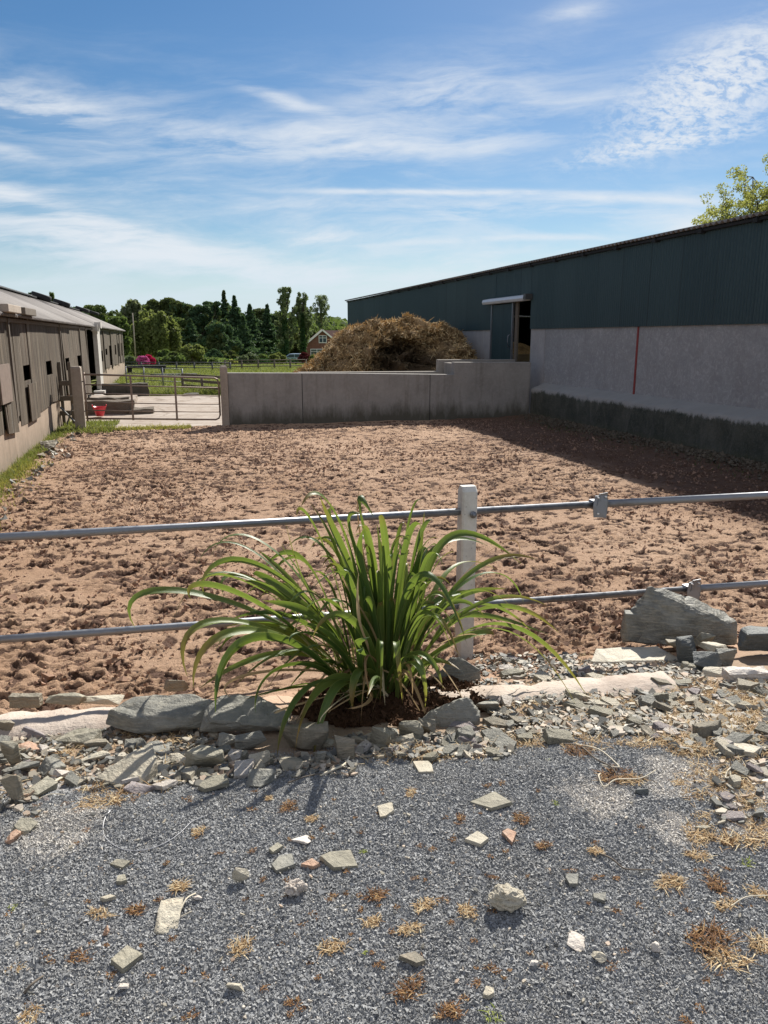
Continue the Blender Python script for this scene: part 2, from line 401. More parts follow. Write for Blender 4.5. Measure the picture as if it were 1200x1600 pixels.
def f_clad(n, S):
    p = n.pos(); a = n.noise(p, .7, 4); b = n.noise(n.vmath('MULTIPLY', p, (1, 6, .4)), 2, 4)
    c = n.mix(a, (.015, .036, .043), (.024, .052, .058)); c = n.mix(n.maprange(b, .5, .75, 0, .3), c, (.045, .08, .085))
    sh = n.node('ShaderNodeTexWhiteNoise', noise_dimensions='1D'); n.put(sh.inputs['W'], n.math('FLOOR', n.math('DIVIDE', n.sep(p)[1], .98)))
    c = n.mix(n.maprange(sh.outputs['Value'], 0, 1, 0, .22), c, (.05, .085, .092))
    lap = n.math('LESS_THAN', n.math('FRACT', n.math('DIVIDE', n.sep(p)[1], .98)), .02); c = n.mix(n.math('MULTIPLY', lap, .6), c, (.008, .02, .024))
    S(color=c, rough=.5, spec=.4, metal=0)
def f_galv(n, S):
    p = n.pos(); a = n.noise(p, 22, 4, .6); v = n.voro(p, 60)
    lo = n.noise(n.vmath('MULTIPLY', p, (.5, 1, 1)), 7, 4, .7)
    c = n.mix(a, (.17, .18, .20), (.29, .30, .32)); c = n.mix(n.maprange(lo, .55, .72, 0, .65), c, (.16, .15, .145))
    S(color=c, rough=n.maprange(a, .3, .7, .38, .6), metal=.85, normal=n.bump(v, .1, .001))
def f_wood(n, S):
    p = n.pos(); x = n.sep(p)
    g = n.noise(n.vmath('MULTIPLY', p, (3, 9, .5)), 1, 8, .75); h = n.noise(n.vmath('MULTIPLY', p, (2, 2.2, .3)), 1, 6, .7)
    i = n.noise(n.vmath('MULTIPLY', p, (1, 90, 2)), 1, 3, .6)
    c = n.ramp(g, [(.36, (.018, .014, .011)), (.46, (.068, .057, .045)), (.54, (.13, .112, .09)), (.64, (.36, .325, .28))])
    c = n.mix(n.maprange(h, .38, .7, 0, .75), c, (.105, .068, .05))
    hz = n.noise(n.comb(0, n.math('MULTIPLY', x[1], .8), n.math('MULTIPLY', x[2], .6)), 1, 3)
    c = n.mix(n.maprange(hz, .5, .7, 0, .3), c, (.30, .265, .225))
    c = n.mix(n.maprange(i, .5, .75, 0, .35), c, (.05, .04, .032)); c = n.mix(1.0, c, (.80, .74, .64), 'MULTIPLY')
    sk = n.noise(n.vmath('MULTIPLY', p, (3, 20, .35)), 1, 6, .8); c = n.mix(n.maprange(sk, .52, .66, 0, .6), c, (.36, .335, .29)); c = n.mix(n.maprange(sk, .34, .46, .7, 0), c, (.035, .03, .024))
    pt = n.noise(n.vmath('MULTIPLY', p, (1, .7, .8)), 1, 3); c = n.mix(n.maprange(pt, .42, .6, .45, 0), c, (.07, .055, .04))
    S(color=c, rough=.9, spec=.2, normal=n.bump(n.math('ADD', g, i), .6, .006))
def f_fibre(n, S):
    p = n.pos(); a = n.noise(p, 1.3, 5, .7); b = n.noise(n.vmath('MULTIPLY', p, (.5, 3, 1)), 2.2, 5, .7); e = n.noise(p, 30, 4, .7)
    c = n.mix(n.maprange(a, .35, .65), (.17, .155, .148), (.26, .24, .225)); c = n.mix(n.maprange(b, .5, .75, 0, .6), c, (.15, .12, .11))
    c = n.mix(n.maprange(e, .55, .8, 0, .4), c, (.10, .09, .085))
    S(color=c, rough=.85, spec=.3, normal=n.bump(e, .4, .004))
def plain(c, rough=.6, metal=0.0, spec=.4, var=.25, sc_=8, bd=.002):
    def f(n, S):
        p = n.pos(); a = n.noise(p, sc_, 5, .65)
        S(color=n.mix(a, tuple(q * (1 - var) for q in c), tuple(min(1, q * (1 + var)) for q in c)), rough=rough, metal=metal, spec=spec, normal=n.bump(a, .3, bd))
    return f
def leaf_fn(stops, trans, w=.35, rough=.5, spec=.3, big=None):
    def f(n, S):
        r = n.island(); c = n.ramp(r, stops)
        if big:
            c = n.mix(n.maprange(n.noise(n.pos(), big[0], 2), .38, .62), c, big[1])
        S(color=c, rough=.7, spec=.12)
        return n.mix(n.maprange(r, 0, 1, 0, .4), trans, c), w
    return f
def f_strap(n, S):
    at_ = n.node('ShaderNodeAttribute', attribute_name='lf'); x = n.sep(at_.outputs['Vector'])   # across, along, random
    r = x[2]; p = n.pos()
    c = n.mix(r, (.026, .068, .018), (.14, .19, .042))
    fib = n.noise(n.comb(n.math('MULTIPLY', x[0], 14.0), n.math('MULTIPLY', x[1], 1.5), r), 2.0, 3)
    c = n.mix(n.maprange(fib, .35, .7, 0, .45), c, (.085, .16, .035))
    mg = n.maprange(n.math('ABSOLUTE', x[0]), .80, .98, 0, .75); c = n.mix(mg, c, (.30, .33, .10))
    rib = n.maprange(n.math('ABSOLUTE', x[0]), 0, .10, .5, 0)
    c = n.mix(rib, c, (.16, .24, .07))
    tip = n.maprange(n.math('ADD', n.math('ADD', x[1], n.math('MULTIPLY', n.math('SUBTRACT', r, .5), .35)), n.math('MULTIPLY', n.math('SUBTRACT', fib, .5), .3)), .84, 1.0, 0, .9)
    c = n.mix(tip, c, (.22, .12, .04))
    base = n.maprange(x[1], 0, .18, .8, 0); c = n.mix(base, c, (.18, .19, .07))
    blotch = n.maprange(n.noise(p, 26, 3), .66, .74, 0, .5); c = n.mix(blotch, c, (.16, .13, .04))
    S(color=c, rough=.42, spec=.45, normal=n.bump(fib, .3, .002))
    return n.mix(.5, c, (.32, .42, .05)), .36
def f_dry(n, S):
    r = n.island(); p = n.pos()
    c = n.ramp(r, [(0, (.22, .13, .065)), (.4, (.42, .28, .14)), (.75, (.60, .45, .26)), (1, (.74, .63, .42))])
    S(color=c, rough=.75, spec=.2); return c, .25
def f_drydark(n, S):
    c = n.ramp(n.island(), [(0, (.06, .03, .015)), (.5, (.20, .10, .045)), (.85, (.34, .19, .08)), (1, (.45, .32, .16))])
    S(color=c, rough=.8, spec=.2); return c, .15
def f_straw(n, S):
    p = n.pos(); a = n.noise(p, 1.3, 5, .7); b = n.noise(p, 9, 5, .7, 1.5); r = n.island()
    c = n.mix(b, (.13, .08, .038), (.50, .34, .17)); c = n.mix(n.maprange(a, .48, .64, 0, .7), c, (.07, .045, .025))
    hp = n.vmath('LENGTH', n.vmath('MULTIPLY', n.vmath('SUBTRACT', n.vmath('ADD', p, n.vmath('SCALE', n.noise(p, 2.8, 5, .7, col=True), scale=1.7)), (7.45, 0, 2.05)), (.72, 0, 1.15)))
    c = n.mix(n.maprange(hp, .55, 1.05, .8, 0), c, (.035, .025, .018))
    S(color=c, rough=.9, spec=.15, normal=n.bump(b, 1, .05))
def f_strawbits(n, S):
    r = n.island(); p = n.pos(); a = n.noise(p, 1.3, 5, .7)
    c = n.ramp(r, [(0, (.13, .08, .04)), (.35, (.40, .27, .13)), (.75, (.74, .54, .28)), (1, (.9, .72, .42))])
    c = n.mix(n.maprange(a, .50, .66, 0, .5), c, (.12, .08, .045))
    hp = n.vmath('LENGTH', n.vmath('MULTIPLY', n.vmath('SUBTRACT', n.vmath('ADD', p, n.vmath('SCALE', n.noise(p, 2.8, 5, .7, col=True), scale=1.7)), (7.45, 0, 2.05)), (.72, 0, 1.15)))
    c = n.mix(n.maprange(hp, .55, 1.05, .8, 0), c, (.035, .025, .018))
    S(color=c, rough=.85, spec=.2)
def f_grass_ground(n, S):
    p = n.pos(); a = n.noise(p, .25, 5, .65); b = n.noise(p, 1.6, 5, .7); e = n.noise(p, 14, 4, .7); x = n.sep(p)
    c = n.mix(n.maprange(a, .35, .65), (.15, .185, .04), (.215, .235, .065)); c = n.mix(n.maprange(b, .4, .7, 0, .75), c, (.23, .235, .085))
    c = n.mix(n.maprange(e, .45, .75, 0, .55), c, (.085, .125, .03))
    S(color=c, rough=.9, spec=.15, normal=n.bump(n.math('ADD', e, b), .8, .05))
def f_yard(n, S):
    p = n.pos(); a = n.noise(p, .5, 5, .7); b = n.noise(p, 3.2, 5, .7, .5)
    c = n.mix(n.maprange(a, .4, .65), (.33, .275, .225), (.42, .365, .315)); c = n.mix(n.maprange(b, .48, .72, 0, .75), c, (.20, .14, .10))
    ck = n.voro(n.vmath('ADD', p, n.vmath('SCALE', n.noise(p, 2, 3, col=True), scale=.5)), .45, feature='DISTANCE_TO_EDGE')
    c = n.mix(n.maprange(ck, 0, .02, .7, 0), c, (.14, .10, .07))
    S(color=c, rough=.9, spec=.25, normal=n.bump(b, .4, .01))
def f_brick(n, S):
    g = n.pos(); nr = n.node('ShaderNodeNewGeometry').outputs['Normal']
    br = n.node('ShaderNodeTexBrick'); x = n.sep(g)
    n.put(br.inputs['Vector'], n.comb(n.math('ADD', x[0], x[1]), x[2], 0)); br.inputs['Scale'].default_value = 4.5
    br.inputs['Color1'].default_value = (.16, .055, .035, 1); br.inputs['Color2'].default_value = (.22, .08, .05, 1); br.inputs['Mortar'].default_value = (.25, .2, .17, 1)
    br.inputs['Mortar Size'].default_value = .015
    S(color=br.outputs[0], rough=.85)
def f_bark(n, S):
    p = n.pos(); a = n.noise(n.vmath('MULTIPLY', p, (4, 4, 1)), 2, 5, .7)
    S(color=n.mix(a, (.05, .038, .028), (.15, .12, .09)), rough=.95, normal=n.bump(a, .8, .03))
def f_board(n, S):
    p = n.pos(); g = n.noise(n.vmath('MULTIPLY', p, (2, 2, 30)), 1, 4, .6)
    S(color=n.mix(g, (.28, .20, .13), (.45, .35, .25)), rough=.85)
def f_soil(n, S):
    p = n.pos(); S(color=n.mix(n.noise(p, 60, 4, .7), (.03, .017, .01), (.12, .065, .038)), rough=.97, spec=.1, normal=n.bump(n.noise(p, 120, 3), .8, .008))
def f_kerb(n, S):
    p = n.pos(); a = n.noise(p, 5, 6, .7); b = n.noise(p, 40, 4, .7); x = n.sep(p)
    c = n.mix(n.maprange(a, .35, .65), (.40, .325, .27), (.53, .46, .395)); c = n.mix(n.maprange(b, .56, .74, 0, .6), c, (.38, .31, .25))
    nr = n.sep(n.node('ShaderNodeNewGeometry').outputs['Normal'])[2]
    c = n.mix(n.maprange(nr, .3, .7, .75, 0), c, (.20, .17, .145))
    c = n.mix(n.math('LESS_THAN', n.voro(p, 45), .12), c, (.22, .18, .15))
    c = n.mix(n.math('MULTIPLY', n.maprange(n.sep(n.vmath('ABSOLUTE', n.vmath('SUBTRACT', p, (.4, 0, 0))))[0], .2, .55, .85, 0, True), n.maprange(a, .3, .5)), c, (.46, .31, .215))
    S(color=c, rough=.9, spec=.2, normal=n.bump(n.math('ADD', a, b), .7, .012))
M = {}
for k, fn in dict(sand=f_sand, gground=f_gravel_ground, chip=f_chip, shard=f_shard, plinth=f_plinth, clad=f_clad, galv=f_galv, wood=f_wood,
                  fibre=f_fibre, strap=f_strap, dry=f_dry, drydark=f_drydark, straw=f_straw, strawbits=f_strawbits, grassg=f_grass_ground,
                  yard=f_yard, brick=f_brick, bark=f_bark, board=f_board, soil=f_soil, kerb=f_kerb,
                  slate=slate_fn((.14, .14, .125), (.28, .27, .23), (.36, .335, .27)),
                  olive=slate_fn((.20, .185, .14), (.33, .305, .235), (.40, .36, .27)),
                  buff=slate_fn((.38, .34, .26), (.50, .455, .36), (.55, .47, .35)),
                  darkslate=slate_fn((.07, .08, .08), (.13, .14, .135), (.20, .20, .185)),
                  purple=slate_fn((.22, .19, .19), (.33, .29, .28), (.42, .32, .27)),
                  rust=slate_fn((.40, .24, .16), (.50, .33, .23), (.45, .36, .28)),
                  pale=slate_fn((.50, .44, .38), (.68, .63, .57), (.45, .38, .32), .85),
                  brownrock=slate_fn((.19, .17, .13), (.30, .265, .20), (.36, .30, .22)),
                  conc=conc_fn((.33, .31, .285), (.14, .12, .10), .6, .85), concr=conc_fn((.33, .30, .265), (.19, .165, .14), .45, .25),
                  tamp=conc_fn((.46, .457, .455), (.25, .225, .21), .4, 0, 1, .02, True),
                  smoothc=conc_fn((.42, .40, .39), (.27, .25, .24), .4),
                  block=conc_fn((.40, .31, .235), (.24, .17, .12), .55, .35), postc=conc_fn((.64, .62, .58), (.33, .30, .27), .35, 0, 3, .003),
                  gatepost=conc_fn((.43, .365, .30), (.22, .18, .14), .5, 0, 2), slab=conc_fn((.10, .09, .075), (.05, .045, .035), .5),
                  dwall=conc_fn((.17, .14, .11), (.06, .05, .04), .5, 0, 2, .03),
                  galv_sunlit=plain((.62, .63, .64), .5, .2, var=.12), white=plain((.80, .80, .78), .5, var=.05), glass=plain((.05, .07, .09), .08, spec=.8, var=.1), tile=plain((.22, .13, .10), .85),
                  rubber=plain((.022, .022, .024), .75, spec=.3), red=plain((.62, .04, .06), .4, var=.08), redpaint=plain((.26, .05, .042), .7, var=.2, sc_=20),
                  darkmetal=plain((.10, .10, .10), .5, .5), rustmetal=plain((.26, .20, .165), .6, .45, var=.35, sc_=12), dark=plain((.02, .02, .02), .9), carpaint=plain((.35, .45, .58), .25, .3, var=.05),
                  oldwood=plain((.14, .115, .09), .9, var=.4, sc_=15), whitewood=plain((.48, .45, .41), .85, var=.3, sc_=7), wire=plain((.36, .36, .37), .45, .4), cream=plain((.62, .55, .42), .7)).items():
    M[k] = mat(k, fn)
G = lambda *a: leaf_fn(*a)
M['l_dark'] = mat('dark_needles', leaf_fn([(0, (0.032, 0.065, 0.038)), (.6, (0.064, 0.113, 0.058)), (1, (0.116, 0.174, 0.084))], (0.131, 0.217, 0.072), .22))
M['l_brown'] = mat('brown_green_foliage', leaf_fn([(0, (0.047, 0.069, 0.030)), (.6, (0.082, 0.108, 0.043)), (1, (0.140, 0.162, 0.065))], (0.173, 0.216, 0.043), .2))
M['l_mid'] = mat('green_foliage', leaf_fn([(0, (0.054, 0.082, 0.031)), (.6, (0.098, 0.138, 0.050)), (1, (0.168, 0.210, 0.084))], (0.204, 0.288, 0.060), .33))
M['l_willow'] = mat('willow_foliage', leaf_fn([(0, (0.083, 0.105, 0.039)), (.6, (0.138, 0.165, 0.057)), (1, (0.220, 0.242, 0.094))], (0.275, 0.330, 0.077), .35))
M['l_grey'] = mat('grey_green_foliage', leaf_fn([(0, (0.081, 0.103, 0.052)), (.6, (0.138, 0.161, 0.086)), (1, (0.230, 0.241, 0.149))], (0.253, 0.299, 0.115), .35))
M['l_poplar'] = mat('poplar_foliage', leaf_fn([(0, (0.081, 0.115, 0.057)), (.6, (0.138, 0.178, 0.086)), (1, (0.253, 0.287, 0.161))], (0.253, 0.322, 0.115), .33))
M['l_lime'] = mat('lime_foliage', leaf_fn([(0, (.17, .19, .05)), (.6, (.27, .29, .08)), (1, (.42, .42, .16))], (.42, .44, .10), .42))
M['l_ivy'] = mat('ivy', leaf_fn([(0, (0.027, 0.062, 0.022)), (1, (0.067, 0.123, 0.045))], (0.090, 0.202, 0.045), .15))
M['added_rooflight'] = mat('added_rooflight_sheet', lambda n, S: (S(color=(.6, .62, .6), rough=.5), ((.7, .72, .7), .7))[1])
M['l_pink'] = mat('pink_blossom', leaf_fn([(0, (.45, .06, .25)), (1, (.75, .22, .48))], (.7, .2, .4), .2))
M['l_red'] = mat('red_blossom', leaf_fn([(0, (.42, .01, .06)), (1, (.65, .03, .14))], (.6, .05, .15), .2))
M['l_darkred'] = mat('dark_red_foliage', leaf_fn([(0, (.06, .012, .015)), (1, (.13, .03, .03))], (.15, .03, .03), .2))
M['l_varieg'] = mat('variegated_foliage', leaf_fn([(0, (.05, .08, .04)), (.7, (.12, .16, .08)), (1, (.45, .48, .36))], (.2, .25, .1), .25))
M['l_grass'] = mat('grass_blades', leaf_fn([(0, (.08, .105, .025)), (.55, (.15, .18, .045)), (1, (.30, .29, .10))], (.27, .32, .06), .35))
M['l_yellowgrass'] = mat('yellow_grass_blades', leaf_fn([(0, (.16, .16, .04)), (.6, (.30, .28, .07)), (1, (.45, .36, .14))], (.45, .45, .08), .35))
M['l_sprout'] = mat('sprout', leaf_fn([(0, (.20, .26, .04)), (1, (.42, .44, .12))], (.4, .5, .1), .4))

# ------------------------------------------------------------------ ground, field, arena, yard
def grid(xs, ys, zf):
    X, Y = np.meshgrid(xs, ys); Z = zf(X, Y); nx, ny = len(xs), len(ys)
    V = np.stack([X.ravel(), Y.ravel(), Z.ravel()], 1)
    i = np.arange(nx - 1)[None, :] + nx * np.arange(ny - 1)[:, None]; i = i.ravel()
    return V, np.stack([i, i + 1, i + 1 + nx, i + nx], 1)
def far_z(x, y):
    d = np.hypot(x, y)
    return np.where(d < 58, -.035 - .2 * np.clip((27 - y) / 4, 0, 1) * (d < 40), -.035 - 2.0 * np.clip((d - 58) / 70, 0, 1)) + np.where(d > 45, 1, 0) * .12 * perlin(x * .05, y * .05)
gx = np.concatenate([-np.geomspace(2500, 4, 50), np.linspace(-3, 12, 20), np.geomspace(13, 2500, 50)])
gy = np.concatenate([-np.geomspace(2500, 4, 30), np.linspace(-3, 20, 12), np.linspace(22, 160, 90), np.geomspace(165, 3500, 30)])
V, F = grid(gx, gy, lambda X, Y: far_z(X, Y))
tag(link('ground', npmesh('ground', V, F, True), M['grassg']), kind='structure')

def arena():
    xs = np.arange(-2.62, 8.95, .0145)
    ys = [3.86]
    while ys[-1] < 18.2: ys.append(ys[-1] + .0105 + .0022 * max(0, ys[-1] - 4.5))
    ys = np.array(ys)
    X, Y = np.meshgrid(xs, ys); Z = np.zeros_like(X)
    Z += .035 * fbm(X * .7, Y * .7, oct=3) + .010 * fbm(X * 3.1, Y * 3.1, oct=3)
    ridg = fbm(X * 7, Y * 9, oct=3); Z += .006 * ridg
    torn = fbm(X * 9 + 5, Y * 17, oct=4, gain=.6); act = np.clip(fbm(X * .9 + 4, Y * 1.3, oct=3) * 2.4 + .62, .08, 1.3)
    Z += act * (.010 * np.tanh(torn * 6) + .007 * fbm(X * 26 + 5, Y * 30, oct=2))
    damp = np.clip((-ridg - .02) * 1.1, 0, 1) * .25
    damp = damp + act * np.clip(-torn * 1.6 - .05, 0, .8)
    r = np.random.default_rng(5); nh = 12000
    hx = r.uniform(-2.5, 8.8, nh); hy = 4.1 + (18.0 - 4.1) * r.uniform(0, 1, nh) ** .85
    dens = fbm(hx * .45 + 3, hy * .45, oct=2); keep = dens > r.uniform(-.85, .25, nh); hx, hy = hx[keep], hy[keep]
    for i in range(len(hx)):
        rad = r.uniform(.018, .048) * (1 + .3 * (i % 6 == 0)); ex = r.uniform(1.2, 2.6); an = r.normal(0, .6); dp = r.uniform(.010, .030)
        i0, i1 = np.searchsorted(ys, [hy[i] - .22, hy[i] + .22]); j0, j1 = np.searchsorted(xs, [hx[i] - .22, hx[i] + .22])
        if i1 <= i0 or j1 <= j0: continue
        x = X[i0:i1, j0:j1] - hx[i]; y = Y[i0:i1, j0:j1] - hy[i]
        a = (x * math.cos(an) + y * math.sin(an)) / ex; b = -x * math.sin(an) + y * math.cos(an)
        d = np.hypot(a, b) / rad * (1 + .7 * perlin(x * 24 + i, y * 24))
        Z[i0:i1, j0:j1] += -dp * np.exp(-d ** 6) + dp * .32 * np.exp(-((d - 1.3) / .25) ** 2) * (1 + .9 * np.sin(np.arctan2(b, a) * 2 + i))
        damp[i0:i1, j0:j1] = np.maximum(damp[i0:i1, j0:j1], (.95 if i % 3 else .35) * np.exp(-(d / 1.05) ** 4))
    base = terr(X, Y) + .006
    Z = np.where(Y < 4.3, base + Z * np.clip((Y - 3.86) / .3, .25, 1), Z)
    Z += np.where(X > 8.0, (X - 8.0) * .10, 0)                  # dirt heaped along the barn plinth
    nx, ny = len(xs), len(ys)
    k = np.arange(nx - 1)[None, :] + nx * np.arange(ny - 1)[:, None]; k = k.ravel()
    me = npmesh('arena_sand', np.stack([X.ravel(), Y.ravel(), Z.ravel()], 1), np.stack([k, k + 1, k + 1 + nx, k + nx], 1), True)
    at_ = me.attributes.new('damp', 'FLOAT', 'POINT'); at_.data.foreach_set('value', damp.ravel().astype(np.float32))
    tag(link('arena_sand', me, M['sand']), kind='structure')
arena()
# loose clods thrown up by hooves
def irregular(P, size, flat, r, name, m, ntype='oct'):
    """many small solid chips, each an irregular tetrahedron"""
    n_ = len(P)
    base = np.array([[1, 0, -.35], [-.5, .87, -.35], [-.5, -.87, -.35], [0, 0, .9]])
    V = base[None] + r.normal(0, .22, (n_, 4, 3)); V[:, :, 2] *= flat
    q = r.normal(size=(n_, 4)); q[:, 1:3] *= .35; q /= np.linalg.norm(q, axis=1)[:, None]
    w, x, y, z = q.T
    Rm = np.stack([np.stack([1 - 2 * (y * y + z * z), 2 * (x * y - z * w), 2 * (x * z + y * w)], -1), np.stack([2 * (x * y + z * w), 1 - 2 * (x * x + z * z), 2 * (y * z - x * w)], -1), np.stack([2 * (x * z - y * w), 2 * (y * z + x * w), 1 - 2 * (x * x + y * y)], -1)], 1)
    V = np.einsum('nij,nkj->nki', Rm, V) * np.asarray(size)[:, None, None] + P[:, None, :]
    F = np.array([[0, 2, 1], [0, 1, 3], [1, 2, 3], [2, 0, 3]])[None] + 4 * np.arange(n_)[:, None, None]
    return npmesh(name, V.reshape(-1, 3), F.reshape(-1, 3))
r = np.random.default_rng(3); nc = 42000
cx = r.uniform(-2.4, 8.6, nc); cy = 3.75 + 14.0 * r.uniform(0, 1, nc) ** 1.15; k = fbm(cx * .6 + 9, cy * .6, oct=2) > r.uniform(-.5, .3, nc); cx, cy = cx[k], cy[k]
tag(link('loose_soil_clods', irregular(np.stack([cx, cy, .008 + np.where(cy < 4.3, terr(cx, cy), 0)], 1), r.gamma(3, .0042, len(cx)), .8, r, 'loose_soil_clods', None), mat('clod', plain((.30, .19, .135), .95, spec=.15, var=.5, sc_=5))),
    'small brown clods of soil kicked up all over the sandy arena', 'soil clods', kind='stuff')

# gravel ground, near
xs = np.concatenate([np.arange(-12, -1.8, .3), np.arange(-1.8, 3.6, .025), np.arange(3.6, 9.4, .3)]); ys = np.concatenate([np.arange(-9, .8, .4), np.arange(.8, 4.02, .025)])
V, F = grid(xs, ys, lambda X, Y: terr(X, Y) + .012 * fbm(X * 1.6, Y * 1.6, oct=3) + np.where(Y > 2.75, .012 * fbm(X * 9, Y * 9, oct=3), .0015 * fbm(X * 25, Y * 25, oct=2)))
tag(link('gravel_ground', npmesh('gravel_ground', V, F, True), M['gground']), kind='structure')
def gz(x, y): return terr(x, y) + .012 * fbm(np.asarray(x) * 1.6, np.asarray(y) * 1.6, oct=3)
r = np.random.default_rng(8); nch = 600000
yy = .9 + 2.35 * r.uniform(0, 1, nch) ** .9; half = .62 * yy + .8
xx = yy * math.tan(YAW) + r.uniform(-1, 1, nch) * half
edge = 2.78 + .25 * fbm(xx * 2.2, yy * 2.2, oct=3) - .22 * np.clip((xx - .6) / 1.6, 0, 1) + .06 * r.normal(size=nch)
k = (yy < edge) & ~((np.hypot((xx - 1.03) * 1.5, (yy - 3.5) * 2) < .9)); xx, yy = xx[k], yy[k]
sz = r.gamma(5, .00058, len(xx)) + .0008
tag(link('gravel_chippings', irregular(np.stack([xx, yy, gz(xx, yy) + sz * .35], 1), sz, .75, r, 'gravel_chippings', None), M['chip']),
    'blue grey crushed stone chippings covering the foreground', 'gravel', kind='stuff')
# yard beyond the gate
V, F = grid(np.linspace(-2.5, 3.4, 60), np.linspace(18.1, 29.6, 90), lambda X, Y: .012 * fbm(X, Y, oct=3) - .005 - np.clip((X - 2.6 - .5 * perlin(Y * .5, Y * 0)) * .3, 0, .2) - np.clip((Y - 28.2 - .8 * perlin(X * .8, X * 0)) * .15, 0, .2) - np.clip((-X - .4) * .0, 0, .2))
tag(link('yard_concrete', npmesh('yard_concrete', V, F, True), M['yard']), kind='structure')
V, F = grid(np.linspace(3.2, 9.6, 20), np.linspace(18.1, 42, 40), lambda X, Y: -.012 + .01 * fbm(X, Y, oct=2))
tag(link('midden_floor', npmesh('midden_floor', V, F, True), M['dwall']), kind='structure')
# ------------------------------------------------------------------ right barn
def corrugated(name, m, parent, a, b, up, pitch, depth, per=6, thick=None, normal=None):
    """sheet running a->b, raised along vector up, corrugated along its run"""
    a = Vector(a); b = Vector(b); up = Vector(up); L = (b - a).length; d = (b - a) / L; nrm = normal or d.cross(up).normalized()
    ns = max(2, int(L / pitch * per)); s = np.linspace(0, L, ns + 1); off = depth / 2 * np.sin(s / pitch * 2 * math.pi)
    P = np.array(a)[None] + s[:, None] * np.array(d)[None] + off[:, None] * np.array(nrm)[None]
    Q = P + np.array(up)[None]; V = np.concatenate([P, Q]); i = np.arange(ns); F = np.stack([i, i + 1, i + 2 + ns, i + 1 + ns], 1)
    me = npmesh(name, V, F, True); o = link(name, me, m, parent)
    if thick:
        md = o.modifiers.new('solid', 'SOLIDIFY'); md.thickness = thick; md.offset = 0
    return o
WX = 9.15
B = root('long_barn', (12, 20, 0)); tag(B, 'long dark green corrugated barn on grey concrete walls with a roof edge of ridged sheets', 'barn')
# plinth
def plinth():
    ys = np.concatenate([np.arange(1, 18.16, .06)]); V = []; F = []
    prof = [(8.80, -.25), (8.80, .30), (8.80, .62), (8.81, .71), (8.86, .745), (9.0, .79), (9.15, .86)]
    X = np.array([p[0] for p in prof])[:, None] + 0 * ys[None]; Z = np.array([p[1] for p in prof])[:, None] + 0 * ys[None]; Y = ys[None] + 0 * X
    nz = .035 * fbm(Y * 2, Z * 3, oct=3); lump = .02 * fbm(Y * 9, Z * 9 + 3, oct=3)
    X = X - nz * np.array([1, 1, 1, 1, .8, .4, 0])[:, None] - lump * np.array([1, 1, 1, 1, 1, .5, 0])[:, None]
    Z = Z + lump * np.array([0, 0, .5, 1, 1, 1, .6])[:, None]
    n_ = len(ys); V = np.stack([X.ravel(), Y.ravel(), Z.ravel()], 1); k = (np.arange(len(prof) - 1)[:, None] * n_ + np.arange(n_ - 1)[None]).ravel()
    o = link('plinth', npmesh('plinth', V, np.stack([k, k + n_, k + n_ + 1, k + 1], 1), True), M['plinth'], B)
plinth()
DY0, DY1 = 18.97, 21.27
b = MB()
for (y0, y1) in ((1, 4.6), (4.62, 9.3), (9.32, 14.02), (14.09, 18.13)): b.box(WX, WX + .2, y0, y1, -.2, 2.26)
b.build('concrete_wall', M['tamp'], B)
b = MB(); b.box(WX + .003, WX + .2, 18.15, DY0, -.2, 2.26); b.box(WX, WX + .2, DY1 + .02, 22.28, -.2, 2.26); b.box(WX, WX + .2, 22.3, 40.7, -.2, 2.26)
b.build('concrete_wall', M['smoothc'], B)
b = MB(); b.box(WX + .01, WX + .19, DY0 - .02, DY1 + .04, -.2, 1.0); b.build('threshold', M['conc'], B)
MB().box(WX - .012, WX + .1, 14.03, 14.08, .84, 2.26).build('red_joint_strip', M['redpaint'], B)
MB().box(WX + .02, WX + .1, 18.125, 18.155, .8, 2.26).build('wall_joint', M['dark'], B)
cz0, cz1 = 2.21, 3.86
corrugated('cladding', M['clad'], B, (WX - .035, 1, cz0), (WX - .035, DY0, cz0), (0, 0, cz1 - cz0), .076, .019)
corrugated('cladding', M['clad'], B, (WX - .035, DY0, 2.95), (WX - .035, DY1, 2.95), (0, 0, cz1 - 2.95), .076, .019)
corrugated('cladding', M['clad'], B, (WX - .035, DY1, cz0), (WX - .035, 40.75, cz0), (0, 0, cz1 - cz0), .076, .019)
MB().box(WX - .05, WX + .02, 40.7, 40.82, cz0 - .05, cz1).build('corner_flashing', M['clad'], B)
# far gable, near gable, back wall and roof close the barn
slope = .21; RX = 17.0; BX = 25.0; EZ = 3.87
def gable(y):
    V = [(WX + .2, y, -.2), (BX, y, -.2), (BX, y, EZ), (RX, y, EZ + slope * (RX - 9)), (WX - .03, y, EZ - .02), (WX - .03, y, 2.2), (WX + .2, y, 2.2)]
    V2 = [(x, yy + .08, z) for x, yy, z in V]; n_ = len(V)
    return V + V2, [tuple(range(n_)), tuple(range(2 * n_ - 1, n_ - 1, -1))] + [(i, n_ + i, n_ + (i + 1) % n_, (i + 1) % n_) for i in range(n_)]
MB().add(*gable(40.72)).build('gable_wall', M['clad'], B); MB().add(*gable(.9)).build('gable_wall', M['clad'], B)
MB().box(BX, BX + .1, 1, 40.7, -.2, EZ).build('back_wall', M['clad'], B)
for ya, yb, mm, nm in ((.6, 21, 'fibre', 'roof_sheeting'), (21, 26, 'fibre', 'roof_sheeting'), (26, 40.95, 'fibre', 'roof_sheeting')):
    for xa, xb in (((8.98, RX),) if ya != 21 else ((8.98, 10.6), (14.4, RX))):
        corrugated(nm, M[mm], B, (xa, ya, EZ + .005 + slope * (xa - 8.98)), (xa, yb, EZ + .005 + slope * (xa - 8.98)), (xb - xa, 0, slope * (xb - xa)), .146, .05, 6, .008, Vector((-slope, 0, 1)).normalized())
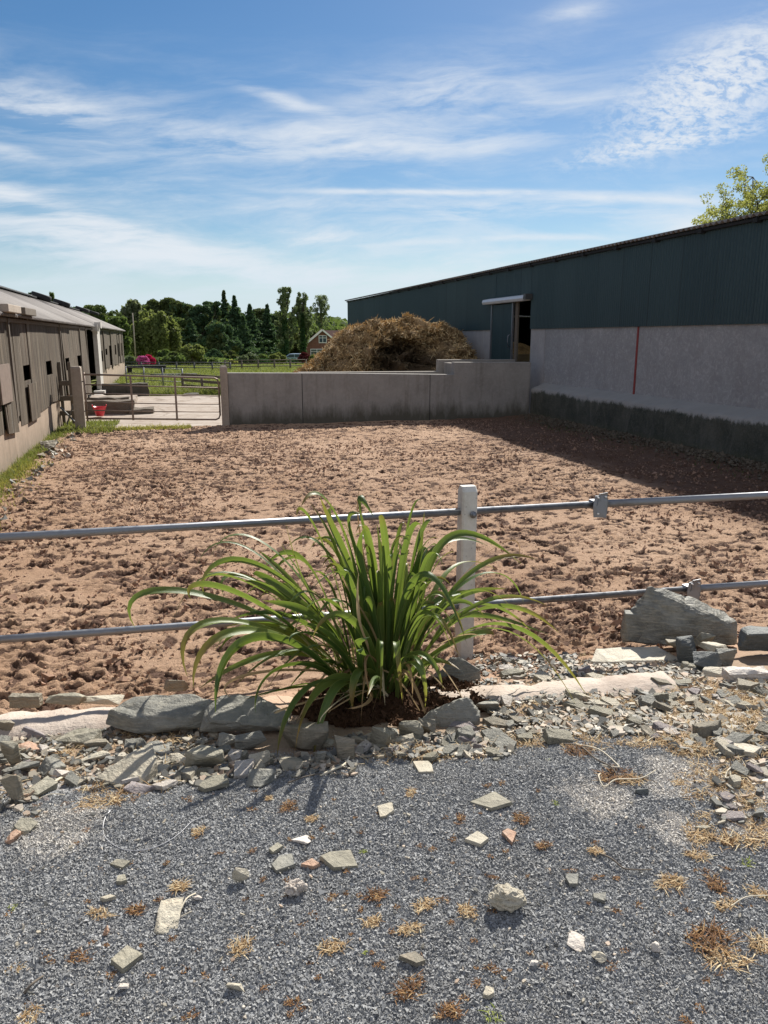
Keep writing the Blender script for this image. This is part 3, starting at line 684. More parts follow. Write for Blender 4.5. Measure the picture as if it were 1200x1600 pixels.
corrugated('added_rooflight', M['added_rooflight'], B, (10.6, 21, EZ + .005 + slope * (10.6 - 8.98)), (10.6, 26, EZ + .005 + slope * (10.6 - 8.98)), (3.8, 0, slope * 3.8), .146, .05, 6, .004, Vector((-slope, 0, 1)).normalized())  # added unseen rooflight, lets sun reach the boarding and hay inside
corrugated('roof_sheeting', M['fibre'], B, (RX, .6, EZ + .005 + slope * (RX - 8.98)), (RX, 40.95, EZ + .005 + slope * (RX - 8.98)), (BX + .2 - RX, 0, -slope * (BX + .2 - RX)), .146, .05, 6, .008, Vector((slope, 0, 1)).normalized())
b = MB(); b.box(9.04, 9.11, .9, 40.8, EZ - .075, EZ - .028)
for y in np.arange(1.4, 40.6, 1.35): b.box(9.01, 9.13, y - .05, y + .05, EZ - .10, EZ - .03)
b.build('eaves_rail', M['rubber'], B)
# sliding door pushed open
D = root('sliding_door', (WX - .09, 20.6, 1.0)); D.parent = B; D.matrix_parent_inverse = pworld(B).inverted()
corrugated('door_sheet', M['clad'], D, (WX - .085, 19.93, 1.0), (WX - .085, 21.35, 1.0), (0, 0, 1.9), .076, .015)
for ya in (19.90, 21.35): MB().box(WX - .12, WX - .07, ya, ya + .055, 1.0, 2.92).build('door_edge', M['galv'], D)
b = MB(); b.tube([(WX - .12, 20.02, 1.72), (WX - .17, 20.04, 1.76), (WX - .18, 20.04, 1.9), (WX - .17, 20.04, 2.04), (WX - .12, 20.02, 2.08)], .013); b.build('handle', M['galv'], D)
b = MB(); b.box(WX - .06, WX - .01, 19.70, 19.86, .9, 2.93); b.build('door_post', M['oldwood'], B)
b = MB()
prof = [(-.04, 2.93), (-.24, 2.93), (-.27, 2.99), (-.24, 3.06), (-.04, 3.10)]
V = [(WX + px_, y, z) for y in (19.0, 21.75) for px_, z in prof]; b.add(V, [(0, 1, 2, 3, 4), (9, 8, 7, 6, 5)] + [(i, 5 + i, 5 + (i + 1) % 5, (i + 1) % 5) for i in range(5)])
b.build('door_track', M['galv_sunlit'], B)  # paler copy of the galvanised metal: sunlight on the track put into its colour
b = MB(); b.tube([(WX - .1, 18.93, 3.02), (WX - .2, 18.9, 3.06), (WX - .24, 18.92, 3.0)], .035); b.box(WX - .25, WX - .05, 18.86, 18.99, 2.96, 3.10); b.build('track_bracket', M['darkmetal'], B)
# inside the barn, seen through the door
b = MB(); b.box(9.4, 15, 24.0, 24.08, .1, 1.45); tag(b.build('boarding', M['board'], None), 'pale timber boarding seen low inside the open barn doorway', 'partition')
V, F = grid(np.linspace(9.5, 14, 30), np.linspace(24.2, 27.5, 24), lambda X, Y: .9 + .95 * np.exp(-((X - 11.6) / 1.9) ** 2 - ((Y - 25.9) / 1.3) ** 2) + .09 * fbm(X * 3, Y * 3, oct=3))
tag(link('hay_pile', npmesh('hay_pile', V, F, True), M['straw']), 'small brown hay pile inside the barn, behind the timber boarding', 'hay pile')
b = MB(); b.tube([(9.6, 22.0, 2.62), (12.5, 23.8, 2.62)], .03); tag(b.build('horizontal_pipe', M['galv']), 'thin pale pipe crossing the dark barn doorway inside', 'pipe')

# ------------------------------------------------------------------ cross wall and the low wall of the dung heap
def wallbox(name, pts, y0, y1, m, label, cat, bev=.012):
    """pts: list of (x, top) outline of the top, left to right"""
    n_ = len(pts); V = []
    for y in (y0, y1):
        V += [(x, y, z) for x, z in pts] + [(x, y, -.3) for x, z in reversed(pts)]
    k = 2 * n_; F = [tuple(range(k)), tuple(range(2 * k - 1, k - 1, -1))] + [(i, k + i, k + (i + 1) % k, (i + 1) % k) for i in range(k)]
    o = MB().add(V, F).build(name, m, None, bev); return tag(o, label, cat)
CW = wallbox('concrete_wall', [(1.22, 1.205), (4.0, 1.165), (6.74, 1.10), (6.742, 1.40), (8.798, 1.385)], 18.16, 18.40, M['conc'], 'long grey brown concrete wall across the far end of the arena, stepped up at its right', 'wall')
for xa, ha in ((2.93, 1.17), (6.1, 1.10)): MB().box(xa, xa + .013, 18.153, 18.165, -.1, ha).build('shutter_joint', M['dark'], CW)
wallbox('retaining_wall', [(3.0, 1.165), (6.62, 1.145), (6.622, 1.44), (8.75, 1.43)], 19.0, 19.22, M['concr'], 'second lower concrete wall holding back the heap, just behind the front wall', 'wall')
b = MB(); b.box(6.742, 6.9, 18.40, 18.998, .9, 1.37); tag(b.build('return_wall', M['concr'], None, .01), 'short concrete return joining the two walls at the step', 'wall')

# ------------------------------------------------------------------ dung heap
def heap():
    cy = 23.8; sil = [(455, 584), (466, 577), (485, 562), (505, 546), (513, 536), (524, 521), (545, 507), (561, 501), (594, 496), (632, 493), (657, 499), (685, 503), (699, 512), (708, 524), (720, 536), (734, 549), (755, 558), (775, 572)]
    W_ = [on_y(a, b_ + 2, cy) for a, b_ in sil]; hx = np.array([3.2] + [p.x for p in W_] + [10.2]); hz = np.array([0.] + [p.z for p in W_] + [.2])
    hz[1:-1] = hz[1:-1] * .965; hz[1] = .75; hz[-2] = .9
    def surf(U, Q):
        """U across, Q front (-1) to back (1)"""
        X = U + 0 * Q; top = np.interp(X, hx, hz)
        wy = np.where(Q < 0, 4.35, 3.6); Y = cy + Q * wy * np.clip(top / 2.4, .45, 1) ** .5
        prof = np.where(np.abs(Q) < .22, 1 - .25 * Q * Q, (1 - .25 * .0484) * np.clip((1 - np.abs(Q)) / .78, 0, 1) ** .85)
        Z = -.1 + (top + .1) * prof
        k = np.clip((1 - np.abs(Q)) * 5, 0, 1) * np.clip(top, 0, 1)
        a = fbm(X * 1.1, Y * 1.1, Z * 1.1, oct=2); b_ = fbm(X * 2.6, Y * 2.6, Z * 2.6, oct=3); c_ = fbm(X * 7, Y * 7, Z * 7, oct=3); front = np.clip(-Q * 5, 0, 1)
        # slabs of tipped straw, each lump standing over a dark hollow
        st = np.abs(fbm((X + Z * .8) * 1.5, Y * .8, (Z - X * .5) * 2.4 + 3, oct=3))
        Z = Z + k * (.16 * a * front + .14 * np.abs(b_) * (.35 + front) - .06 + .06 * c_)
        Y = Y - k * front * (1.0 * st - .35 + .22 * np.abs(b_) + .10 * c_); X = X + k * (.18 * fbm(X * 1.6 + 9, Y * 1.6, Z * 2, oct=3) + .06 * c_)
        led = 2 * math.pi * (Z / .46 + .75 * fbm(X * .9 + 2, Y * .9, oct=2) + X * .55); Z = Z + k * front * (.085 * np.sin(led) + .03 * np.sin(2.3 * led + 3 * a)); Y = Y - k * front * .14 * np.cos(led)
        c2 = np.exp(-(((X - 6.45) - (Z - 1.3) * .75) / .95) ** 4) * np.exp(-((Z - 1.25) / .72) ** 4) * front
        Y = Y + 1.35 * c2 * (1 + .9 * b_)
        return X, Y, Z
    us = np.linspace(3.25, 10.15, 330); qs = np.linspace(-1, 1, 230); U, Q = np.meshgrid(us, qs); X, Y, Z = surf(U, Q); n1 = len(us)
    k = (np.arange(n1 - 1)[None, :] + n1 * np.arange(len(qs) - 1)[:, None]).ravel()
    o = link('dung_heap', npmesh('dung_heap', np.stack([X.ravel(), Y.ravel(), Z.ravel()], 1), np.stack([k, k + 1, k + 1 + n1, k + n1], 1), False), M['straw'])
    tag(o, 'big brown heap of straw and horse dung piled behind the concrete wall', 'dung heap')
    r = np.random.default_rng(4); n_ = 90000
    U = r.uniform(3.5, 9.9, n_); Q = r.uniform(-1, .5, n_); X, Y, Z = surf(U, Q)
    P = np.stack([X, Y, Z], 1) + r.normal(0, .012, (n_, 3))
    clump = np.stack([fbm(X * 3, Y * 3, Z * 3, oct=2), fbm(X * 3 + 9, Y * 3, Z * 3, oct=2), fbm(X * 3, Y * 3 + 9, Z * 3, oct=2)], 1)
    d = np.array([[.15, -.5, -.5]]) + clump * 2 + r.normal(0, .5, (n_, 3)); d /= np.linalg.norm(d, axis=1)[:, None]
    L = r.uniform(.05, .17, n_)[:, None]; w = r.uniform(.005, .013, n_)[:, None]
    s = np.cross(d, r.normal(size=(n_, 3))); s /= np.linalg.norm(s, axis=1)[:, None]; lift = r.uniform(-.01, .035, n_)[:, None] * np.array([[0, -.7, 1]])
    V = np.stack([P - s * w, P + s * w, P + d * L + lift + s * w * .6, P + d * L + lift - s * w * .6], 1).reshape(-1, 3)
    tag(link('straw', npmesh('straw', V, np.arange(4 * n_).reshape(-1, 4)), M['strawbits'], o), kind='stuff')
heap()

# ------------------------------------------------------------------ left barn
LX = -2.55
S_ = root('wooden_shed', (-5, 28, 0)); tag(S_, 'long low shed of weathered grey timber boards on a brown block base', 'shed')
def shed():
    # block base
    V = []; ys = np.arange(2, 46.01, .25)
    MB().box(LX - .14, LX + .01, 2, 25.2, -.2, .60).build('block_base', M['block'], S_)
    MB().box(LX - .14, LX + .01, 30.3, 46, -.2, .80).build('block_base', M['block'], S_)
    # door opening between 25.9 and 28.5; white post beside it
    b = MB()
    r = random.Random(2)
    pan = [2, 4.3, 6.6, 8.9, 11.2, 12.9, 13.75, 14.28, 15.62, 17.9, 19.9, 20.3, 21.3, 22.4, 24.2, 25.9]
    holes = [(14.96, 15.62, 1.24, 1.51), (17.52, 18.3, 1.22, 1.51), (20.44, 21.3, 1.20, 1.50), (23.13, 24.15, 1.19, 1.5), (10.4, 11.0, 1.2, 1.5)]
    def panel(y0, y1, z0l, z0r, z1, off, tl=0.0, hs=()):
        """a board panel, its bottom edge running z0l..z0r, cut round the hatch holes"""
        cuts = sorted(set([y0, y1] + [c for h in hs for c in (max(y0, h[0]), min(y1, h[1]))]))
        x0 = LX + .012 + off
        for a_, c_ in zip(cuts[:-1], cuts[1:]):
            zb = lambda y: z0l + (z0r - z0l) * (y - y0) / (y1 - y0)
            segs = [(None, z1)]
            hh = [h for h in hs if h[0] <= a_ + 1e-6 and h[1] >= c_ - 1e-6]
            parts = [(None, z1)] if not hh else [(None, hh[0][2]), (hh[0][3], z1)]
            for lo, hi in parts:
                l0 = zb(a_) if lo is None else lo; l1 = zb(c_) if lo is None else lo
                tx = lambda z: x0 + tl * (2.3 - z)
                V = [(tx(l0), a_, l0), (tx(l1), c_, l1), (tx(hi), c_, hi), (tx(hi), a_, hi)]; V += [(x - .022, y, z) for x, y, z in V]
                b.add(V, [(0, 1, 2, 3), (7, 6, 5, 4), (0, 4, 5, 1), (1, 5, 6, 2), (2, 6, 7, 3), (3, 7, 4, 0)])
    low = [.57] * 5 + [.50, .66, .55, .60, .58, .62, .58, .35, .30, .28]
    for i in range(len(pan) - 1):
        y0, y1 = pan[i] + .012, pan[i + 1] - .012
        hs = [h for h in holes if h[0] < y1 and h[1] > y0]
        if i == 6: y1 -= .0
        zl = low[i] + r.uniform(-.06, .06); zr = low[i] + r.uniform(-.06, .06)
        panel(y0, y1, zl, zr, 2.33, r.choice([0, .006, .018]), r.choice([0, 0, .015, .03]), hs)
    # far stretch with its tall slots
    b.build('board_wall', M['wood'], S_); b = MB()
    pan2 = [30.3, 32.4, 34.2, 36.2, 38.2, 40.4, 42.4, 44.3, 46.0]
    holes2 = [(30.6, 31.9, 1.1, 1.5), (33.0, 33.9, 1.3, 1.55), (35.3, 36.2, .75, 1.65), (38.5, 39.4, 1.2, 1.65), (41.0, 42.2, 1.05, 1.7), (43.3, 44.0, 1.05, 1.7)]
    for i in range(len(pan2) - 1):
        y0, y1 = pan2[i] + .02, pan2[i + 1] - .02
        hs = [(max(h[0], y0), min(h[1], y1), h[2], h[3]) for h in holes2 if h[0] < y1 and h[1] > y0]
        panel(y0, y1, .78 + r.uniform(-.15, .05), .78 + r.uniform(-.15, .05), 2.42, r.choice([0, .01, .03]), 0, hs)
    b.build('board_wall', M['wood'], S_)
    # battens, torn patch boards
    b = MB()
    for y in (13.8, 19.9, 24.1, 25.85, 32.4, 36.2, 40.4, 44.3): MB().box(LX + .035, LX + .07, y - .03, y + .03, .62, 2.3).build('batten', M['oldwood'], S_)
    MB().box(LX + .055, LX + .075, 15.0, 15.95, .52, 1.18).build('patch_board', M['wood'], S_); MB().box(LX + .05, LX + .07, 13.0, 13.6, .55, 1.55).build('patch_board', M['wood'], S_)
    MB().box(LX + .07, LX + .1, 12.55, 13.35, 1.02, 1.6).build('rusty_plate', M['rustmetal'], S_)
    b = MB(); b.box(LX + .02, LX + .16, 28.45, 28.75, .25, 2.25); b.box(LX + .0, LX + .10, 28.75, 30.25, .25, 2.30); b.build('door_frame', M['whitewood'], S_)
    b = MB(); b.box(LX + .0, LX + .22, 28.2, 28.95, 2.2, 2.42, None); b.box(LX + .1, LX + .30, 28.4, 28.8, 2.30, 2.5); b.build('lintel_end', M['whitewood'], S_)
    b = MB(); b.box(LX - .05, LX + .3, 27.9, 30.2, .12, .22); b.box(LX - .02, LX + .25, 25.9, 28.3, .05, .12); b.build('door_sill', M['whitewood'], S_)
    MB().box(LX + .02, LX + .06, 25.2, 25.9, .2, .75).build('door_leaf_edge', M['dark'], S_)
    # interior back wall keeps it dark inside
    MB().box(-9.6, -9.5, 2, 46, -.2, 2.4).build('back_wall', M['wood'], S_)
    RXl, RZ = -4.7, 3.37
    n_ = [(LX - .13, -.2), (-9.5, -.2), (-9.5, 2.0), (RXl, RZ - .05), (LX - .02, 2.36)]
    for y in (2.0, 45.95):
        V = [(x, y, z) for x, z in n_] + [(x, y + .06, z) for x, z in n_]
        MB().add(V, [tuple(range(5)), tuple(range(9, 4, -1))] + [(i, 5 + i, 5 + (i + 1) % 5, (i + 1) % 5) for i in range(5)]).build('gable_wall', M['wood'], S_)
    ex, ez = LX + .17, 2.335
    sl_ = (RZ - ez) / (ex - RXl)
    # near sheets and far sheets lie at slightly different heights
    for (y0, y1, dz, xx) in ((1.8, 14.2, .0, .0), (14.15, 22.2, .012, .03), (22.15, 30.1, -.004, -.03), (30.05, 38.2, .012, .02), (38.15, 46.3, .0, 0)):
        corrugated('roof_sheeting', M['fibre'], S_, (ex + xx, y0, ez + dz - sl_ * xx), (ex + xx, y1, ez + dz - sl_ * xx), (RXl - ex - xx, 0, (RZ - ez) + sl_ * xx), .146, .05, 6, .008, Vector((sl_, 0, 1)).normalized())
    corrugated('roof_sheeting', M['fibre'], S_, (RXl, 1.8, RZ), (RXl, 46.3, RZ), (-9.7 - RXl, 0, -1.4), .146, .05, 6, .008, Vector((-.3, 0, 1)).normalized())
    b = MB(); b.beam((RXl, 1.8, RZ + .03), (RXl, 46.3, RZ + .03), .34, .05); b.build('ridge_cap', M['rubber'], S_)
    b = MB(); b.box(LX - .02, LX + .05, 2, 46, 2.24, 2.30)
    b.build('wall_plate', M['oldwood'], S_)
shed()
def tyre(y, x, z, tilt, label, yaw=0):
    b = MB(); n1, n2 = 28, 12; V = []; F = []
    for i in range(n1):
        t = 2 * math.pi * i / n1
        for j in range(n2):
            a = 2 * math.pi * j / n2; rr = .27 + .085 * math.copysign(abs(math.cos(a)) ** .6, math.cos(a)); zz = .10 * math.copysign(abs(math.sin(a)) ** .5, math.sin(a))
            if i % 2 and abs(math.cos(a)) > .5 and math.cos(a) > 0: rr -= .012
            V.append((rr * math.cos(t), rr * math.sin(t), zz))
    for i in range(n1):
        for j in range(n2):
            F.append((i * n2 + j, ((i + 1) % n1) * n2 + j, ((i + 1) % n1) * n2 + (j + 1) % n2, i * n2 + (j + 1) % n2))
    b.add(V, F, True); o = b.build('tyre', M['rubber']); o.location = (x, y, z); o.rotation_euler = (tilt[0], tilt[1], yaw)
    return tag(o, label, 'tyre', 'old tyres weighing down the shed roof')
for (px, py, lab) in ((65, 470, 'old black tyre on the shed roof ridge, nearest the camera'), (97, 479, 'old black tyre on the shed roof ridge, second from the camera'),
                      (130, 489, 'old black tyre on the shed roof ridge, third along'), (146, 494.5, 'old black tyre on the shed roof ridge, just beyond the third'), (160, 499, 'old black tyre farthest along the shed roof ridge')):
    p = on_x(px, py, -4.45); tyre(min(p.y, 45.2 if px > 150 else 99), -4.45, 3.45, (0, R(18), 0), lab)
for (y0, y1, x0, x1, zz, lab, m, cat) in ((12.9, 13.95, -2.50, -2.30, 2.37, 'grey concrete block lying on the shed eaves at the left edge', 'gatepost', 'block'), (14.2, 15.3, -2.52, -2.28, 2.365, 'short brown timber lying on the shed eaves beyond the grey block', 'oldwood', 'timber')):
    o = MB().box(x0, x1, y0, y1, zz, zz + .12).build('eaves_block' if cat == 'block' else 'timber_offcut', M[m], None, .012); tag(o, lab, cat)
b = MB(); pts = [on_x(-60 + i * 11, 431 + i * 3.05 + .02 * (i - 5) ** 2, -4.4) for i in range(11)]; 
b.tube(pts, .012, 6); b.tube([pts[-1], Vector((-4.5, pts[-1].y, 3.35))], .03, 6); tag(b.build('overhead_cable', M['darkmetal']), 'thin dark cable running above the shed roof', 'cable')
# slatted pen side between shed and gate post
PG = root('pen_railing', (-2.3, 19.2, 0)); tag(PG, 'short old timber railing between the shed wall and the gate post', 'railing')
for z in (.25, .58, .92): MB().box(-2.53, -2.16, 18.9 + z * .2, 18.96 + z * .2, z, z + .11).build('rail', M['oldwood'], PG, .006)
for x in (-2.48, -2.27): MB().box(x - .035, x + .035, 19.12, 19.19, 0, 1.45).build('upright', M['oldwood'], PG, .006)
b = MB(); b.beam((-2.50, 18.88, .45), (-2.14, 18.84, .02), .05, .03); b.beam((-2.40, 18.82, .02), (-2.22, 18.86, .5), .04, .03); b.build('brace', M['darkmetal'], PG)

# ------------------------------------------------------------------ gate and posts
def gatepost(x0, x1, y0, y1, h, label):
    b = MB(); V = [(x, y, z) for z, k in ((-.3, 0), (h - .04, 0), (h, .02)) for x, y in ((x0 + k, y0 + k), (x1 - k, y0 + k), (x1 - k, y1 - k), (x0 + k, y1 - k))]
    F = [(8, 9, 10, 11)] + [(l * 4 + i, l * 4 + (i + 1) % 4, l * 4 + 4 + (i + 1) % 4, l * 4 + 4 + i) for l in (0, 1) for i in range(4)]
    o = b.add(V, F).build('gate_post', M['gatepost'], None, .006); return tag(o, label, 'gate post', 'concrete posts of the farm gate')
gatepost(-2.14, -1.93, 18.2, 18.4, 1.38, 'square concrete post at the hinge side of the gate, by the shed')
gatepost(1.06, 1.218, 18.13, 18.36, 1.36, 'square concrete post at the latch side of the gate, against the wall end')
def farm_gate():
    g = root('farm_gate', (-.4, 18.3, 0)); tag(g, 'rusty grey six bar metal gate closing the arena between two concrete posts', 'gate')
    xL, xR, y = -1.88, 1.02, 18.28; zl = [.235, .42, .60, .79, .985, 1.205]; zr = [.12, .295, .475, .66, .85, 1.075]
    zr = [.135, .31, .49, .675, .86, 1.09]
    fr = MB(); c = .10
    fr.tube([(xL, y, 1.25), (xL, y, .17)], .021)
    top = [(xL, y, zl[-1])] + [(xL + (xR - c - xL) * t, y, zl[-1] + (zr[-1] - zl[-1]) * t) for t in (.5, 1)] + [(xR - .03, y, zr[-1] - .03), (xR, y, zr[-1] - c)] + [(xR, y, zr[0] + c), (xR - .03, y, zr[0] + .03), (xR - c, y, zr[0]), ((xL + xR) / 2, y, (zl[0] + zr[0]) / 2), (xL, y, zl[0])]
    fr.tube(top, .021); fr.build('frame', M['rustmetal'], g)
    for i in range(1, 5):
        sag = -.012 if i in (1, 2) else 0
        MB().tube([(xL, y, zl[i]), ((xL + xR) / 2, y, (zl[i] + zr[i]) / 2 + sag), (xR, y, zr[i])], .0125, 8).build('bar', M['rustmetal'], g)
    for t in (.335, .665):
        x = xL + (xR - xL) * t; MB().box(x - .022, x + .022, y - .022, y + .0, zl[0] + (zr[0] - zl[0]) * t - .03, zl[-1] + (zr[-1] - zl[-1]) * t).build('stay', M['rustmetal'], g)
    b = MB(); b.tube([(xL, y, .4), (xL - .05, y, .4)], .012); b.tube([(xL, y, 1.05), (xL - .05, y, 1.05)], .012); b.build('hinge', M['darkmetal'], g)
farm_gate()

# ------------------------------------------------------------------ yard beyond the gate
def slabs():
    r = random.Random(3)
    def rough(name, x0, x1, y0, y1, z0, z1, m, label, cat, bev=.03):
        V = []; n_ = 14; me = bmesh.new(); bmesh.ops.create_cube(me, size=1)
        bmesh.ops.subdivide_edges(me, edges=me.edges[:], cuts=9, use_grid_fill=True)
        for v in me.verts:
            x = x0 + (v.co.x + .5) * (x1 - x0); y = y0 + (v.co.y + .5) * (y1 - y0); z = z0 + (v.co.z + .5) * (z1 - z0)
            k = float(perlin(x * 3, y * 3, z * 5)) * .07; v.co = Vector((x + k, y + k, z + k * .8 * (v.co.z + .5)))
        mm = bpy.data.meshes.new(name); me.to_mesh(mm); me.free(); return tag(link(name, mm, m), label, cat)
    rough('low_slab_wall', -2.4, -.85, 28.6, 28.85, -.05, .42, M['slab'], 'long dark slab wall lying on the grass edge past the shed door', 'low wall')
    rough('concrete_step', -2.7, -1.15, 24.9, 26.8, -.02, .16, M['yard'], 'pale worn concrete platform outside the shed door', 'platform')
    rough('ruined_stone_wall', -2.35, -1.05, 21.7, 22.2, -.05, .34, M['dwall'], 'low broken dark stone wall beside the red bucket', 'low wall')
    rough('rubble_heap', -1.15, -.55, 21.6, 22.3, -.05, .13, M['dwall'], 'small dark heap of rubble at the end of the broken wall', 'rubble')
    rough('wooden_plank', -2.3, -1.2, 22.35, 22.6, .34, .39, M['oldwood'], 'weathered plank lying on top of the broken wall', 'plank')
    rough('paving_slab', .35, .85, 27.9, 28.3, -.02, .07, M['slab'], 'small dark slab on the grass at the edge of the yard', 'slab')
slabs()
def bucket():
    b = MB(); n_ = 28; V = []; F = []
    prof = [(0, .01), (.115, 0), (.15, .10), (.185, .20), (.215, .25), (.225, .26), (.21, .258), (.175, .19), (.11, .02), (0, .02)]
    for (rr, z) in prof:
        for k in range(n_):
            t = 2 * math.pi * k / n_; lift = .03 * abs(math.cos(t)) ** 3 if z > .24 else 0
            V.append((rr * math.cos(t), rr * math.sin(t), z + lift))
    for j in range(len(prof) - 1):
        for k in range(n_): F.append((j * n_ + k, j * n_ + (k + 1) % n_, (j + 1) * n_ + (k + 1) % n_, (j + 1) * n_ + k))
    b.add(V, F, True); o = b.build('bucket', M['red']); o.location = (-1.86, 21.1, .02); o.scale = (.8, .8, .9); tag(o, 'flexible red feed bucket on the ground behind the gate', 'bucket')
    for s in (-1, 1):
        h = MB(); h.tube([(s * .20, -.06, .26), (s * .215, -.04, .32), (s * .215, .04, .32), (s * .20, .06, .26)], .012); ho = h.build('handle', M['red']); ho.parent = o
bucket()
def hurdle(name, P, Q, h, rails, m, label, cat, post_r=.03, rail_r=.018, nposts=2, group=None, flat=False):
    g = root(name, (Vector(P) + Vector(Q)) / 2); tag(g, label, cat, group)
    P = Vector(P); Q = Vector(Q)
    for i in range(nposts):
        p = P.lerp(Q, i / (nposts - 1)); MB().tube([p - Vector((0, 0, .2)), p + Vector((0, 0, h))], post_r, 6).build('post', m, g)
    for z in rails:
        b = MB()
        if flat: b.beam(P + Vector((0, 0, z)), Q + Vector((0, 0, z)), .03, .10)
        else: b.tube([P + Vector((0, 0, z)), Q + Vector((0, 0, z))], rail_r, 6)
        b.build('rail', m, g)
    return g
g0 = lambda p: Vector((p.x, p.y, -.03))
A = g0(on_z(193, 603, 0)); A.x = -2.2; Bp = g0(on_z(285, 611, 0))
# galvanised hurdle run behind the yard: top rail seen at 573 px
def run(pxs, top, bot, m, label, name, rails_n, **kw):
    pts = []
    P = on_z(pxs[0], bot[0], 0); Q = on_z(pxs[1], bot[1], 0)
    hP = on_y(pxs[0], top[0], P.y).z; hQ = on_y(pxs[1], top[1], Q.y).z; h = (hP + hQ) / 2
    return hurdle(name, (P.x, P.y, 0), (Q.x, Q.y, 0), h, [h * (i + 1) / rails_n - .03 for i in range(rails_n)], m, label, 'fence', **kw)
run((198, 286), (573.5, 574.5), (600, 606), M['galv'], 'thin grey metal hurdle on the grass beyond the yard', 'metal_hurdle', 3, nposts=4)
run((286, 349), (586, 586.5), (609, 615), M['oldwood'], 'low dark rail fence between the hurdle and the wall end', 'rail_fence', 3, nposts=3, flat=True, post_r=.05)
run((194, 360), (565, 566), (577, 578), M['darkmetal'], 'dark rail fence along the far side of the field, in front of the shrubs', 'field_fence', 3, nposts=7, post_r=.05, rail_r=.03)
run((352, 478), (563, 561), (577, 575), M['oldwood'], 'grey post and rail fence at the far right of the field by the house', 'field_fence', 3, nposts=6, post_r=.06, rail_r=.035)
def trough():
    p = on_z(229, 583, 0); g = root('feed_trough', (p.x, p.y, 0)); tag(g, 'long dark feed trough on stubby legs in the field', 'trough')
    y = p.y; b = MB(); b.box(p.x - 1.1, p.x + 1.1, y - .2, y + .2, .28, .42); b.build('trough_body', M['rubber'], g, .02)
    for s in (-.9, .9): MB().box(p.x + s - .12, p.x + s + .12, y - .18, y + .18, -.05, .28).build('leg', M['rubber'], g)
trough()
p = on_z(275, 587, 0); b = MB(); b.box(p.x - 1.3, p.x + 1.1, p.y - .4, p.y + .4, .0, .10); tag(b.build('dark_sheet', M['rubber'], None, .02), 'flat dark board lying on the grass behind the hurdle', 'board')
b = MB(); q = at(212, 560, 84); b.tube([Vector((q.x, q.y, -1)), Vector((q.x, q.y, at(212, 489, 84).z))], [.08, .05], 8)
tag(b.build('utility_pole', M['gatepost']), 'slim pale utility pole in front of the birch beyond the field', 'pole')
# ------------------------------------------------------------------ trees and shrubs
def leafquads(C, size, r, elong=1.5, droop=0.0):
    n_ = len(C); d = r.normal(size=(n_, 3)); d[:, 2] -= droop; d /= np.linalg.norm(d, axis=1)[:, None]
    s = np.cross(d, r.normal(size=(n_, 3))); s /= np.linalg.norm(s, axis=1)[:, None]
    L = (size * r.uniform(.6, 1.4, n_))[:, None] * elong / 2; W = (size * r.uniform(.6, 1.3, n_))[:, None] / 2
    V = np.stack([C - d * L, C + s * W - d * L * .1, C + d * L, C - s * W - d * L * .1], 1).reshape(-1, 3)
    return V, np.arange(4 * n_).reshape(-1, 4)
def limb_mb(mb, a, b_, r0, r1, r, n_=5, wob=.06, sides=7):
    a = Vector(a); b_ = Vector(b_); L = (b_ - a).length; pts = []
    for i in range(n_):
        t = i / (n_ - 1); p = a.lerp(b_, t)
        if 0 < i < n_ - 1: p += Vector((r.normal(), r.normal(), r.normal() * .5)) * L * wob
        pts.append(p)
    mb.tube(pts, [r0 + (r1 - r0) * i / (n_ - 1) for i in range(n_)], sides); return pts
